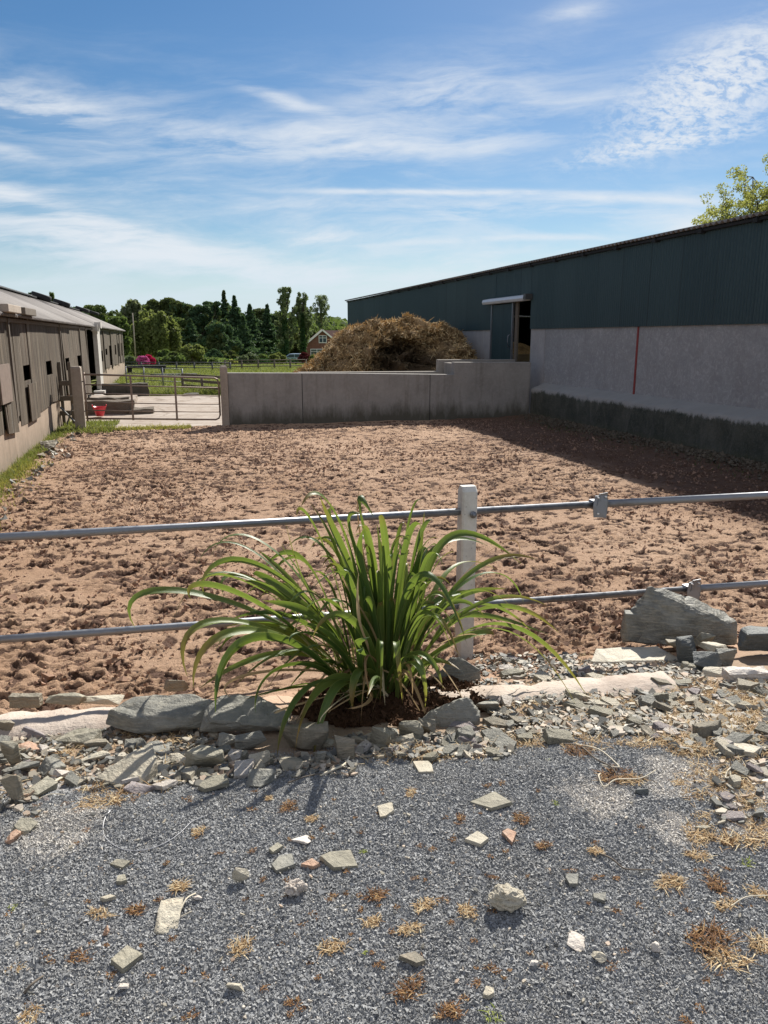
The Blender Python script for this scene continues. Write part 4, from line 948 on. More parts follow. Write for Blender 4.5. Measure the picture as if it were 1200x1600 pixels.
def tree(name, base, H, W, kind, fol, label, seed, cat='tree', group=None, n_=None, leaf=.25, lean=0):
    """kind: round, spruce, pine, poplar, willow, airy, bush"""
    r = np.random.default_rng(seed); base = Vector(base); g = root(name, base); tag(g, label, cat, group); W = W * {'spruce': 1.65, 'round': 1.22, 'pine': 1.2, 'willow': 1.15}.get(kind, 1.0)
    tb = MB(); Cs = []; top = base + Vector((lean, 0, H))
    if kind in ('spruce',):
        limb_mb(tb, base, top - Vector((0, 0, H * .03)), H * .022, .03, r, 6, .004)
        nl = 40
        for i in range(nl):
            t = .08 + .92 * (i / nl) ; z = base.z + H * t; R0 = W * (1 - t) ** 1.1 * r.uniform(.4, 1.45)
            for j in range(7):
                a = r.uniform(0, 2 * math.pi); L = R0 * r.uniform(.5, 1.15); m_ = int((16 + 90 * (1 - t)) * (n_ or 1))
                s = np.sqrt(r.uniform(0, 1, m_)); x = base.x + lean * t + np.cos(a) * L * s; y = base.y + np.sin(a) * L * s; zz = z - L * .28 * s + .25 * L * s ** 3 + r.normal(0, .05 * H / 12, m_) - .02 * H * t
                Cs.append(np.stack([x + r.normal(0, .10 * R0 + .03, m_) * s, y + r.normal(0, .10 * R0 + .03, m_) * s, zz], 1))
            a = r.uniform(0, 6.28); tb.tube([(base.x, base.y, z), (base.x + math.cos(a) * R0 * .8, base.y + math.sin(a) * R0 * .8, z - R0 * .2)], [.04, .01], 4)
    else:
        if kind == 'poplar':
            limb_mb(tb, base, top, H * .022, .03, r, 8, .008); ends = []
            for i in range(64):
                t = r.uniform(.18, .98); a = r.uniform(0, 6.28); w = W * (math.sin(math.pi * min(1, t * .92 + .08)) ** .5) * r.uniform(.45, 1.1)
                p0 = base.lerp(top, t * .85); p1 = Vector((p0.x + math.cos(a) * w, p0.y + math.sin(a) * w, base.z + H * min(1.0, t + .10 * r.uniform(.3, 1.3))))
                limb_mb(tb, p0, p1, .05, .015, r, 3, .03, 4); ends.append((p1, W * .19)); ends.append((p0.lerp(p1, .6), W * .15))
        elif kind == 'willow':
            limb_mb(tb, base, base + Vector((0, 0, H * .45)), H * .04, .1, r); ends = []
            for i in range(34):
                a = r.uniform(0, 6.28); q = math.sqrt(r.uniform(0, 1)); w = W * q; zt = base.z + H * (.97 - .38 * q * q) * r.uniform(.88, 1.02)
                p1 = Vector((base.x + math.cos(a) * w, base.y + math.sin(a) * w, zt)); limb_mb(tb, base + Vector((0, 0, H * .4)), p1, .08, .02, r, 4, .05, 4)
                for k in range(4): ends.append((p1 - Vector((0, 0, H * .10 * k)), W * .24))
        elif kind == 'airy':
            ends = []; tr = limb_mb(tb, base, base + Vector((lean, 0, H * .55)), H * .03, H * .018, r, 5, .02)
            for i in range(26):
                a = i * 2.4; q = r.uniform(.35, 1); z = H * (1.0 - .5 * q * q) * r.uniform(.85, 1.0)
                p1 = base + Vector((lean + math.cos(a) * W * q, math.sin(a) * W * q, z)); pts = limb_mb(tb, tr[2 + i % 3], p1, H * .011, .02, r, 6, .035, 6)
                for k in range(12):
                    p0 = pts[r.integers(1, 6)]; p2 = p0 + Vector((r.normal(), r.normal(), r.normal() + .3)) * W * .22; limb_mb(tb, p0, p2, .022, .006, r, 4, .06, 4); ends.append((p2, W * .11)); ends.append((p0.lerp(p2, .6), W * .08))
        elif kind == 'bush':
            ends = []
            for i in range(26):
                a = r.uniform(0, 6.28); q = math.sqrt(r.uniform(0, 1)) * .85; z = H * (.2 + .68 * math.sqrt(max(0, 1 - q * q)) * r.uniform(.35, 1.05))
                p1 = base + Vector((math.cos(a) * W * q, math.sin(a) * W * q, z)); ends.append((p1, min(W, H) * .27))
                if i % 3 == 0: limb_mb(tb, base, p1, .05, .015, r, 4, .05, 4)
        else:
            ends = []; hb = .38 if kind == 'pine' else .28; limb_mb(tb, base, base + Vector((lean, 0, H * .8)), H * .028, H * .008, r, 6, .012)
            for i in range(40 if kind == 'round' else 30):
                a = r.uniform(0, 6.28); q = math.sqrt(r.uniform(0, 1)); zc = r.uniform(hb, 1.0) if kind == 'pine' else hb + (1 - hb) * r.uniform(0, 1)
                env = math.sqrt(max(.05, 1 - ((zc - (.68 if kind == 'pine' else .6)) / (.36 if kind == 'pine' else .42)) ** 2)); w = W * q * env * .95
                p1 = base + Vector((lean + math.cos(a) * w, math.sin(a) * w, H * min(zc, .95))); limb_mb(tb, base + Vector((lean * .5, 0, H * min(.7, zc * .75))), p1, H * .008, .02, r, 4, .05, 4); ends.append((p1, W * r.uniform(.2, .36)))
        dens = {'poplar': 62, 'willow': 75, 'airy': 26, 'bush': 170, 'pine': 420, 'round': 330}[kind] * (n_ or 1)
        for p1, rad in ends:
            m_ = int(dens * r.uniform(.6, 1.3)); v = r.normal(size=(m_, 3)); v /= np.linalg.norm(v, axis=1)[:, None]
            v *= (rad * r.uniform(.25, 1, m_) ** .5)[:, None]; v[:, 2] *= {'willow': 1.3, 'poplar': 1.4, 'pine': .6}.get(kind, .8)
            Cs.append(np.array(p1)[None] + v)
    C = np.concatenate(Cs); C[:, 2] = np.maximum(C[:, 2], base.z + .02)
    if kind == 'bush': C[:, 2] = np.minimum(C[:, 2], base.z + H * 1.02)
    V, F = leafquads(C, leaf, r, 1.7 if kind in ('spruce', 'willow') else 1.4, .8 if kind == 'willow' else 0)
    tb.build('trunk', M['bark'], g)
    if isinstance(fol, (list, tuple)):                      # leaf colours mixed in clumps
        me = npmesh('crown', V, F); 
        for f_ in fol: me.materials.append(M[f_])
        sel = (perlin(C[:, 0] * 1.1 + seed, C[:, 1] * 1.1, C[:, 2] * 1.1) > (.12)).astype(np.int32); me.polygons.foreach_set('material_index', sel)
        link('crown', me, None, g)
    else: link('crown', npmesh('crown', V, F), M[fol], g)
    return g
def ptree(name, px, top, hw, D, kind, fol, label, seed, **kw):
    p = at(px, 560, D); z0 = float(far_z(np.array(p.x), np.array(p.y))) - .05; H = at(px, top, D).z - z0
    return tree(name, (p.x, p.y, z0), H, hw * D / 1200, kind, fol, label, seed, **kw)
ptree('broadleaf_tree', 160, 480, 27, 88, 'round', ['l_mid', 'l_brown'], 'round dark green tree directly behind the far end of the shed roof', 1)
ptree('broadleaf_tree', 186, 497, 16, 80, 'round', 'l_mid', 'small green tree at the end corner of the shed', 2)
ptree('birch_tree', 212, 468, 19, 98, 'willow', 'l_grey', 'tall pale grey green birch left of the yellow green willow', 3, n_=.8, leaf=.28)
ptree('willow_tree', 246, 486, 28, 90, 'willow', 'l_willow', 'yellow green willow with drooping foliage', 4, n_=1.5, leaf=.28)
ptree('pine_tree', 262, 467, 24, 116, 'pine', 'l_brown', 'broad brownish pine with a flat domed top behind the willow', 5, leaf=.4)
ptree('pine_tree', 290, 471, 22, 112, 'pine', ['l_brown', 'l_dark'], 'brownish pine with bare trunk, right of the broadest pine', 6, leaf=.4)
ptree('broadleaf_tree', 318, 477, 19, 106, 'round', ['l_dark', 'l_brown'], 'tall dark tree between the domed pines and the tallest spruce', 7)
ptree('pine_tree', 336, 470, 17, 108, 'pine', ['l_dark', 'l_mid'], 'loose dark pine just left of the tallest spruce', 8)
ptree('spruce_tree', 354, 451, 19, 112, 'spruce', ['l_dark', 'l_brown'], 'tallest dark spruce with a pointed open top', 9)
ptree('spruce_tree', 370, 459, 21, 106, 'spruce', 'l_dark', 'second tallest dark spruce, right of the tallest', 10)
ptree('spruce_tree', 393, 473, 22, 104, 'spruce', 'l_dark', 'broad dark spruce right of the two tall pointed ones', 11)
ptree('spruce_tree', 420, 473, 17, 108, 'spruce', 'l_dark', 'slim dark spruce standing just left of the poplars', 12)
ptree('cypress_tree', 345, 506, 24, 84, 'round', ['l_dark', 'l_brown'], 'squat dark conifer in front of the tall spruces', 13, n_=1.3)
ptree('poplar_tree', 449, 453, 17, 96, 'poplar', 'l_poplar', 'tallest poplar with a dark ivy clad trunk, left of three', 14, leaf=.17)
ptree('poplar_tree', 475, 460, 14, 98, 'poplar', 'l_poplar', 'middle poplar of three, ivy dark on its trunk', 15, leaf=.17)
ptree('poplar_tree', 503, 465, 16, 150, 'poplar', 'l_poplar', 'right hand poplar above the brick house', 16, leaf=.17)
for i, (px, top, hw, D) in enumerate(((446, 487, 6, 95.5), (474, 492, 5, 97.5), (500, 505, 5, 149))):
    p = at(px, 560, D); z0 = -1.6; H = at(px, top, D).z - z0; r = np.random.default_rng(50 + i); m_ = 2600; t = r.uniform(0, 1, m_); a = r.uniform(0, 6.28, m_); w = hw * D / 1200 * (1 - .75 * t) * r.uniform(.3, 1, m_)
    C = np.stack([p.x + np.cos(a) * w, p.y + np.sin(a) * w, z0 + H * t], 1); V, F = leafquads(C, .3, r)
    tr = [o for o in bpy.data.objects if o.name.startswith('poplar_tree')][i]; link('ivy', npmesh('ivy', V, F), M['l_ivy'], tr)
ptree('pine_tree', 398, 492, 14, 122, 'pine', 'l_brown', 'thin brownish pine showing between the dark spruces', 17, leaf=.4)
ptree('broadleaf_tree', 455, 515, 22, 136, 'round', 'l_willow', 'light green tree low behind the poplars', 18)
ptree('broadleaf_tree', 500, 512, 30, 140, 'round', 'l_mid', 'mid green tree hidden behind the brick house', 19)
ptree('broadleaf_tree', 430, 512, 22, 122, 'round', 'l_mid', 'green tree low between the slim spruce and the poplars', 20)
ptree('spruce_tree', 300, 497, 22, 98, 'spruce', ['l_dark', 'l_brown'], 'low dark spruce in front of the domed pines', 21)
ptree('larch_tree', 90, 455, 13, 62, 'spruce', 'l_mid', 'green conifer tip showing over the shed roof between the tyres', 22, n_=.5, leaf=.22)
ptree('broadleaf_tree', 57, 455, 7, 60, 'spruce', 'l_dark', 'small dark tree tip over the shed roof, left of the other', 23, n_=.5, leaf=.2)
ptree('broadleaf_tree', 120, 483, 22, 75, 'round', 'l_dark', 'dark low tree just above the shed roof ridge', 24)
ptree('broadleaf_tree', 275, 500, 26, 104, 'round', 'l_mid', 'green tree low between the willow and the domed pines', 25)
ptree('spruce_tree', 382, 492, 20, 96, 'spruce', 'l_dark', 'shorter dark spruce in front of the two tall pointed ones', 26)
ptree('broadleaf_tree', 405, 505, 22, 110, 'round', 'l_dark', 'dark rounded tree filling the gap left of the slim spruce', 27)
ptree('broadleaf_tree', 228, 505, 20, 120, 'round', 'l_mid', 'green tree between the birch and the willow, behind', 28)
ptree('pine_tree', 308, 488, 20, 122, 'pine', 'l_brown', 'brownish pine behind the low dark spruce', 29)
for i, (px, top, hw, D, k, f, lab) in enumerate(((330, 484, 20, 118, 'pine', ['l_brown', 'l_dark'], 'brownish pine behind the spruce left of the tallest'), (362, 478, 22, 120, 'round', ['l_dark', 'l_mid'], 'broad dark tree filling in behind the tallest spruce'),
        (404, 483, 20, 118, 'pine', 'l_brown', 'loose brownish pine behind the broad dark spruce'), (436, 490, 16, 118, 'round', ['l_dark', 'l_mid'], 'mixed green tree right behind the slim spruce'), (246, 476, 22, 125, 'round', ['l_brown', 'l_mid'], 'dull green tree behind the willow top'))):
    ptree('pine_tree' if k == 'pine' else 'broadleaf_tree', px, top, hw, D, k, f, lab, 300 + i)
# shrubs at the far side of the field
def bush(px, top, hw, D, fol, label, seed, name='shrub', **kw): return ptree(name, px, top, hw, D, 'bush', fol, label, seed, cat='shrub', leaf=kw.pop('leaf', .2), **kw)
bush(302, 537, 22, 68, 'l_willow', 'light yellow green rounded shrub, tallest in the row', 30)
bush(272, 551, 19, 66, ['l_mid', 'l_brown'], 'spreading green and brown shrub left of the light rounded one', 31)
bush(258, 545, 12, 72, 'l_mid', 'small mid green shrub behind the blossoms', 32)
bush(224, 555, 9.5, 62, 'l_pink', 'azalea covered in pink blossom', 33, name='azalea', leaf=.16)
bush(233, 553.5, 8, 64, 'l_red', 'azalea covered in deep red blossom', 34, name='azalea', leaf=.16)
bush(203, 557, 9, 66, 'l_varieg', 'small grey green shrub at the corner of the shed', 35)
bush(390, 552, 18, 66, 'l_varieg', 'pale speckled variegated shrub', 36)
bush(433, 550, 14, 74, 'l_willow', 'clipped dome of bright green hedge near the house', 37, n_=1.6, leaf=.14)
bush(476, 550, 10, 76, 'l_darkred', 'dark red leaved shrub in front of the brick house', 38)
bush(493, 554, 9, 72, 'l_willow', 'small light green shrub right of the dark red one', 39)
bush(363, 563, 6, 61, 'l_lime', 'tiny yellow green shrub at the field fence', 40)
bush(334, 545, 14, 78, 'l_dark', 'dark shrub under the squat conifer', 41)
bush(412, 553, 10, 84, 'l_mid', 'green shrub between the variegated one and the hedge dome', 42)
bush(352, 548, 22, 80, 'l_brown', 'brownish shrub behind the variegated one', 43)
bush(510, 556, 12, 66, 'l_mid', 'green shrub at the left foot of the dung heap', 44)
def hedge(px0, px1, top, D, label, seed, fol):
    P = at(px0, 565, D); Q = at(px1, 565, D); zt = at(px0, top, D).z; r = np.random.default_rng(seed); m_ = 9000; t = r.uniform(0, 1, m_)
    C = np.stack([P.x + (Q.x - P.x) * t + r.normal(0, .3, m_), P.y + (Q.y - P.y) * t + r.normal(0, .4, m_), r.uniform(-.6, 1, m_) * 0 + r.uniform(-.5, zt, m_)], 1); C[:, 2] += .12 * perlin(t * 30, t * 0)
    V, F = leafquads(C, .2, r); tag(link('hedge', npmesh('hedge', V, F), M[fol]), label, 'hedge')
hedge(190, 345, 560, 70, 'low green hedge running behind the field fence on the left', 60, 'l_mid')
hedge(340, 475, 562, 78, 'low dark hedge behind the fence on the right of the field', 61, 'l_ivy')
# far wood, one mass behind everything
r = np.random.default_rng(70); m_ = 26000; px = r.uniform(-60, 1400, m_); D = r.uniform(150, 190, m_)
cx_ = []; tops = 15 + 4.0 * perlin(px * .03, px * 0)
C = np.array([[*(at(a, 545, d)[:2]), 0] for a, d in zip(px, D)]); C[:, 2] = -2.2 + r.uniform(0, 1, m_) * (tops * .55)
V, F = leafquads(C, .9, r); tag(link('distant_wood', npmesh('distant_wood', V, F), M['l_mid']), 'band of distant green woodland behind the trees', 'woodland', kind='stuff')
# tree over the right barn
ab = at(1206, 340, 36); tree('ash_tree', (ab.x, ab.y, 0), at(1185, 205, 36).z, 2.9, 'airy', 'l_lime', 'thinly leaved yellow green tree rising behind the barn roof at the right', 81, leaf=.07, n_=3.6)

# ------------------------------------------------------------------ house and car
def house():
    D = 128; c = at(504.5, 560, D); z0 = -2.1; g = root('brick_house', (c.x, c.y, z0), -YAW + R(6)); tag(g, 'dark red brick gable house with white bargeboards and brown tiled roof', 'house')
    W = 3.35; ez = at(476, 543, D).z - z0; az = at(504.5, 516, D).z - z0; L = 9
    def P(b, name, m, bev=0): o = b.build(name, m); o.parent = g; return o
    b = MB(); V = [(-W, 0, 0), (W, 0, 0), (W, 0, ez), (0, 0, az), (-W, 0, ez)]; V2 = [(x, L, z) for x, y, z in V]
    b.add(V + V2, [(0, 1, 2, 3, 4), (9, 8, 7, 6, 5), (0, 4, 9, 5), (1, 6, 7, 2)]); P(b, 'wall', M['brick'])
    b = MB(); b.box(W + .05, 11, .6, L, 0, ez - .05); P(b, 'wall', M['brick'])
    b = MB(); V = [(.3, 3.6, az + .02), (11.4, 3.6, az + .02), (11.4, .2, ez - .1), (.3, .2, ez - .1)]; V2 = [(x, y, z - .12) for x, y, z in V]; b.add(V + V2, [(3, 2, 1, 0), (4, 5, 6, 7), (0, 1, 5, 4), (1, 2, 6, 5), (2, 3, 7, 6), (3, 0, 4, 7)]); P(b, 'roof', M['tile'])
    for s in (-1, 1):
        b = MB(); e = 1.13; V = [(0, -.3, az + .08), (0, L + .3, az + .08), (s * W * e, L + .3, az + .08 - (az - ez) * e), (s * W * e, -.3, az + .08 - (az - ez) * e)]; V2 = [(x, y, z + .13) for x, y, z in V]
        b.add(V + V2, [(0, 1, 2, 3), (7, 6, 5, 4), (0, 4, 5, 1), (1, 5, 6, 2), (2, 6, 7, 3), (3, 7, 4, 0)]); P(b, 'roof', M['tile'])
        b = MB(); b.beam((0, -.36, az + .06), (s * W * e, -.36, az + .06 - (az - ez) * e), .08, .26, Vector((0, -1, 0)).cross(Vector((s, 0, -.8))).normalized()); P(b, 'bargeboard', M['white'])
    for (x0, x1, zt, zb) in ((-.62, .68, at(504, 524, D).z - z0, at(504, 536, D).z - z0), (-2.0, .1, at(504, 545, D).z - z0, at(504, 562, D).z - z0)):
        b = MB(); b.box(x0, x1, -.06, .05, zb, zt); w = P(b, 'window', M['white'])
        b = MB(); xm = (x0 + x1) / 2
        for xa, xb in ((x0 + .1, xm - .05), (xm + .05, x1 - .1)): b.box(xa, xb, -.09, -.05, zb + .12, zt - .45); b.box(xa, xb, -.09, -.05, zt - .36, zt - .1)
        p = b.build('pane', M['glass']); p.parent = w
house()
def car():
    D = 92; c = at(461, 567, D); g = root('parked_car', (c.x, c.y, -1.35), -YAW); tag(g, 'pale blue silver car parked behind the hedge near the brick house', 'car')
    def P(b, name, m, par=None, bev=0): o = b.build(name, m, None, bev); o.parent = par or g; return o
    side = [(-2.0, .35), (-2.05, .75), (-1.75, .95), (-1.15, 1.05), (-.55, 1.48), (.75, 1.5), (1.45, 1.05), (1.95, .95), (2.05, .7), (2.0, .35)]
    b = MB(); n_ = len(side); V = [(x, -.82, z) for x, z in side] + [(x, .82, z) for x, z in side]
    b.add(V, [tuple(range(n_)), tuple(range(2 * n_ - 1, n_ - 1, -1))] + [(i, n_ + i, n_ + (i + 1) % n_, (i + 1) % n_) for i in range(n_)]); P(b, 'body', M['carpaint'], None, .06)
    b = MB(); b.add([(-1.0, -.835, 1.06), (-.52, -.835, 1.42), (.02, -.835, 1.43), (.02, -.835, 1.06), (.08, -.835, 1.06), (.08, -.835, 1.43), (.70, -.835, 1.43), (1.2, -.835, 1.08)], [(0, 3, 2, 1), (4, 7, 6, 5)]); P(b, 'window', M['glass'])
    for x in (-1.3, 1.3):
        for y in (-.78, .62): 
            w = P(MB().tube([(x, y, .32), (x, y + .18, .32)], .32, 18), 'wheel', M['rubber']); P(MB().tube([(x, y - .01, .32), (x, y + .05, .32)], .18, 12), 'rim', M['galv'], w)
car()

# ------------------------------------------------------------------ front fence
FY = 4.32
fence = root('pipe_fence', (1.7, FY, 0)); tag(fence, 'two rail grey pipe fence on white concrete posts along the near edge of the arena', 'fence')
def fpost(x, h=1.115, real=True):
    z0 = -.25; w = .049; b = MB(); 
    lv = [(z0, w, w), (h - .03, w, w), (h, w * .92, w * .6)]
    V = []; 
    for z, a, c in lv:
        k = .010
        V += [(x - a + k, FY - c, z), (x + a - k, FY - c, z), (x + a, FY - c + k, z), (x + a, FY + c - k, z), (x + a - k, FY + c, z), (x - a + k, FY + c, z), (x - a, FY + c - k, z), (x - a, FY - c + k, z)]
    F = [tuple(range(16, 24))] + [(l * 8 + i, l * 8 + (i + 1) % 8, l * 8 + 8 + (i + 1) % 8, l * 8 + 8 + i) for l in (0, 1) for i in range(8)]
    o = b.add(V, F).build('post', M['postc'], fence)
    b = MB(); zt = zrail(x, 1) - .01
    b.tube([(x + .015, FY - .085, zt), (x + .015, FY - .06, zt)], .013, 6); b.tube([(x + .015, FY - .068, zt), (x + .015, FY - .06, zt)], .022, 12)
    bo = b.build('bolt', M['galv']); bo.parent = o
def zrail(x, top): return (.975 - .0075 * (x + .95)) if top else (.405 - .023 * (x + .95))
for x in (-1.42, 1.705, 4.9): fpost(x)
YB = FY + .0
for top in (1, 0):
    jx = 2.60 if top else 3.36; rr = .0215
    for (a, c, dr, dy) in ((-4.2, jx + .03, 0, 0), (jx - .06, 8.0, .003, .004)):
        MB().tube([(a, FY + .0 + dy, zrail(a, top)), ((a + c) / 2, FY + dy, zrail((a + c) / 2, top) - .004), (c, FY + dy, zrail(c, top))], rr + dr, 14).build('rail', M['galv'], fence)
    z = zrail(jx, top); b = MB()
    # bent joining plate: two angled cheeks with nail holes
    for (dx0, dx1, z0_, z1_, yy, tw) in ((-.045, .048, -.075, .07, -.045, .012), (-.02, .05, .03, .085, -.05, -.012)):
        V = [(jx + dx0, FY + yy, z + z0_), (jx + dx1 * .8, FY + yy - tw, z + z0_ - .004), (jx + dx1, FY + yy - tw, z + z1_ * .3), (jx + dx1 * .85, FY + yy, z + z1_), (jx + dx0 + .006, FY + yy + .006, z + z1_ * .9), (jx + dx0 - .008, FY + yy, z)]
        V2 = [(x_, y_ + .004, z_) for x_, y_, z_ in V]; b.add(V + V2, [(0, 1, 2, 3, 4, 5), (11, 10, 9, 8, 7, 6)] + [(i, 6 + i, 6 + (i + 1) % 6, (i + 1) % 6) for i in range(6)])
    b.box(jx - .04, jx + .045, FY - .035, FY + .035, z - .028, z + .028)
    br = b.build('bracket', M['darkmetal'] if False else M['galv'], fence)
    b = MB()
    for dx, dz in ((-.025, .055), (.028, .058), (-.02, -.05)): b.tube([(jx + dx, FY - .062, z + dz), (jx + dx, FY - .04, z + dz)], .005, 6)
    n2 = b.build('rivet', M['white']); n2.parent = br; n2.matrix_parent_inverse = pworld(br).inverted()
# concrete kerb wall along the top of the bank
def kerb():
    a = Vector((-3.2, 3.93)); c = Vector((2.42, 3.165)); L = (c - a).length; d = (c - a) / L; n_ = Vector((-d.y, d.x)); N = 240
    prof = [(-.16, -.35), (-.155, .10), (-.145, .205), (-.12, .235), (0, .245), (.12, .235), (.15, .19), (.16, .05), (.165, -.3)]
    V = []; F = []
    for i in range(N + 1):
        s = L * i / N
        for j, (o_, z) in enumerate(prof):
            x = a.x + d.x * s + n_.x * o_; y = a.y + d.y * s + n_.y * o_
            k = float(fbm(np.array(x * 7.), np.array(y * 7.), np.array(z * 7.), oct=4)) * .022
            big = float(perlin(np.array(x * 1.2), np.array(5.5))) * .02
            V.append((x + n_.x * k, y + n_.y * k, z + (k * .9 + big if j > 0 and j < 8 else 0) + .012))
    m_ = len(prof)
    for i in range(N):
        for j in range(m_ - 1): F.append((i * m_ + j, (i + 1) * m_ + j, (i + 1) * m_ + j + 1, i * m_ + j + 1))
    F.append(tuple(range(m_))); F.append(tuple(N * m_ + j for j in reversed(range(m_))))
    me = bpy.data.meshes.new('kerb_wall'); me.from_pydata(V, [], F); me.update(); me.polygons.foreach_set('use_smooth', [True] * len(F))
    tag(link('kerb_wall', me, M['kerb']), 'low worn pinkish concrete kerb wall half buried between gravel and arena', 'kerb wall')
kerb()
# ------------------------------------------------------------------ rocks
def rockmesh(name, dims, seed, n_=15, pw=.45, pts=None, cuts=3, amp=.012, layer=0.0):
    """faceted rock: hull of points in a box dims (w,d,h) standing on z=0"""
    r = np.random.default_rng(seed); w, d, h = dims
    if pts is None:
        v = r.normal(size=(n_, 3)); v = np.sign(v) * np.abs(v) ** pw; v /= (np.linalg.norm(v, axis=1) if pw >= 1 else np.abs(v).max(axis=1))[:, None]; v *= r.uniform(.82, 1, (n_, 1)); P = [(a * w / 2, b_ * d / 2, (c * .5 + .5) * h) for a, b_, c in v]
    else: P = [(a * w / 2, b_ * d / 2, c * h) for a, b_, c in pts]
    bm = bmesh.new()
    for p in P: bm.verts.new(p)
    res = bmesh.ops.convex_hull(bm, input=bm.verts); bmesh.ops.delete(bm, geom=[e for e in set(res['geom_interior'] + res['geom_unused']) if isinstance(e, bmesh.types.BMVert)], context='VERTS')
    bmesh.ops.dissolve_limit(bm, angle_limit=R(7), verts=bm.verts, edges=bm.edges)
    if max(dims) > .12: bmesh.ops.bevel(bm, geom=list(bm.edges), offset=min(dims) * .05, segments=1, affect='EDGES', clamp_overlap=True)
    bmesh.ops.triangulate(bm, faces=bm.faces)
    for _ in range(cuts):
        long_ = [e for e in bm.edges if e.calc_length() > max(dims) * (.16 if _ < 2 else .05)]
        if long_: bmesh.ops.subdivide_edges(bm, edges=long_, cuts=1); bmesh.ops.triangulate(bm, faces=[f for f in bm.faces if len(f.verts) > 3])
    if cuts:
        bm.normal_update(); co = np.array([v.co[:] for v in bm.verts]); nn = np.array([v.normal[:] for v in bm.verts]); sc_ = 2.2 / max(dims)
        k = fbm(co[:, 0] * sc_ * 1.3 + seed, co[:, 1] * sc_ * 1.3, co[:, 2] * sc_ * 2.2, oct=5, gain=.62) * amp; k = k - np.clip(.12 - np.abs(perlin(co[:, 0] * sc_ * 1.1 + 3 * seed, co[:, 1] * sc_ * 1.1, co[:, 2] * sc_ * 2.5)), 0, 1) * amp * 5
        if layer:                                           # bedding steps on the edges
            st = np.mod(co[:, 2] / layer + .6 * perlin(co[:, 0] * 4, co[:, 1] * 4 + seed), 1.0); k = k - (1 - np.abs(nn[:, 2])) * (st < .35) * amp * 1.1
        for v, a, nv in zip(bm.verts, k, nn): v.co += Vector(nv) * float(a)
    me = bpy.data.meshes.new(name); bm.to_mesh(me); bm.free(); return me
def rk(name, label, box, k, m, seed, rz=0.0, tilt=(0, 0), pts=None, n_=15, pw=.45, sink=.1, amp=None, cat=None, layer=0.0, dz=0.0, group=None, cuts=5, depth=None):
    """rock that fills the photograph box (x0,y0,x1,y1); k = share of its seen height that is upright face"""
    x0, y0, x1, y1 = box; B_ = hit((x0 + x1) / 2, y1); B_.z += dz
    if dz: B_ = on_z((x0 + x1) / 2, y1, B_.z)
    fw = B_.x * math.sin(YAW) + B_.y * math.cos(YAW); mpp = fw * 1.0 / (1200 * math.cos(PITCH) + (800 - y1) * math.sin(PITCH))
    w = (x1 - x0) * mpp; Pm = (y1 - y0) * mpp * 1.03; al = math.atan2(EYE - B_.z, fw); h = max(.012, k * Pm / math.cos(al)); d = depth or max(.3 * w, (Pm - h * math.cos(al)) / math.sin(al)); d = min(d, 1.6 * w)
    me = rockmesh(name, (w, d, h * (1 + sink)), seed, n_, pw, pts, cuts, amp if amp is not None else .028 * min(w, d, h * 2), layer)
    o = link(name, me, M[m]); c = B_ + CF * d / 2
    zb = min(terr1(c.x, c.y), B_.z) if not dz else B_.z
    o.location = (c.x, c.y, zb - h * sink); o.rotation_euler = (tilt[0], tilt[1], -YAW + rz)
    return tag(o, label, cat or 'rock', group)
big = [(-1, -.3, 0), (-.95, .6, 0), (1, -.8, 0), (1, .8, 0), (-.2, -1, 0), (-.62, .1, 1), (-.42, .55, .98), (-.8, -.35, .55), (-.45, -.6, .62), (.2, -.75, .56), (.75, -.8, .42), (1, -.2, .40), (.9, .6, .5), (.1, .7, .72), (-.95, .2, .42), (.95, -.9, .15)]
rk('boulder', 'largest grey boulder, wedge shaped, on the bank at the right before the fence', (980, 922, 1155, 1003), .92, 'slate', 101, pts=big, tilt=(0, 0), amp=.022, dz=.12)
rk('boulder', 'low grey lobe of rock against the left side of the largest boulder', (972, 950, 1030, 1004), .85, 'slate', 102, n_=18, dz=.12)
rk('flat_stone', 'tan flat topped stone lying in front of the largest boulder', (928, 1004, 1066, 1040), .35, 'buff', 103, pts=[(-1, -.5, 0), (-.8, -1, 0), (1, -1, 0), (1, .9, 0), (-.75, .9, 0), (-1, -.4, .45), (-.75, .8, .9), (.7, .95, 1), (1, -.7, .95), (-.65, -.9, .8)], amp=.006)
rk('boulder', 'dark grey rock cut by the right edge of the picture', (1154, 976, 1250, 1022), .7, 'darkslate', 104, n_=20, dz=.05)
for i, (bx, k, m, lab) in enumerate([((1066, 990, 1100, 1040), .8, 'darkslate', 'dark upright slate in the pile right of the tan flat stone'), ((1088, 984, 1120, 1012), .75, 'olive', 'small olive stone on top of the dark slate pile'),
        ((1095, 998, 1142, 1022), .5, 'buff', 'pale topped slate leaning on the dark pile'), ((1090, 1010, 1135, 1052), .7, 'darkslate', 'dark slate slab at the front of the pile by the boulder'), ((1120, 1005, 1152, 1042), .8, 'slate', 'thin upright slate at the right end of the dark pile'),
        ((1068, 1030, 1098, 1052), .5, 'olive', 'flat greenish stone at the foot of the dark pile'), ((1104, 1036, 1147, 1058), .5, 'buff', 'yellowish stone between the dark pile and the pink rock'), ((1042, 992, 1078, 1018), .7, 'brownrock', 'brown chunk wedged between boulder and pile')]):
    rk('slate_rock', lab, bx, k, m, 110 + i, rz=.4 * (i % 3 - 1), tilt=(.15 * (i % 2), .2 * (i % 3 - 1)), dz=.10 if i in (1, 2, 7) else 0, n_=12)
rk('rough_stone', 'pale pinkish rough stone at the right edge, in the dry grass', (1138, 1030, 1210, 1068), .55, 'pale', 120, n_=26, amp=.008)
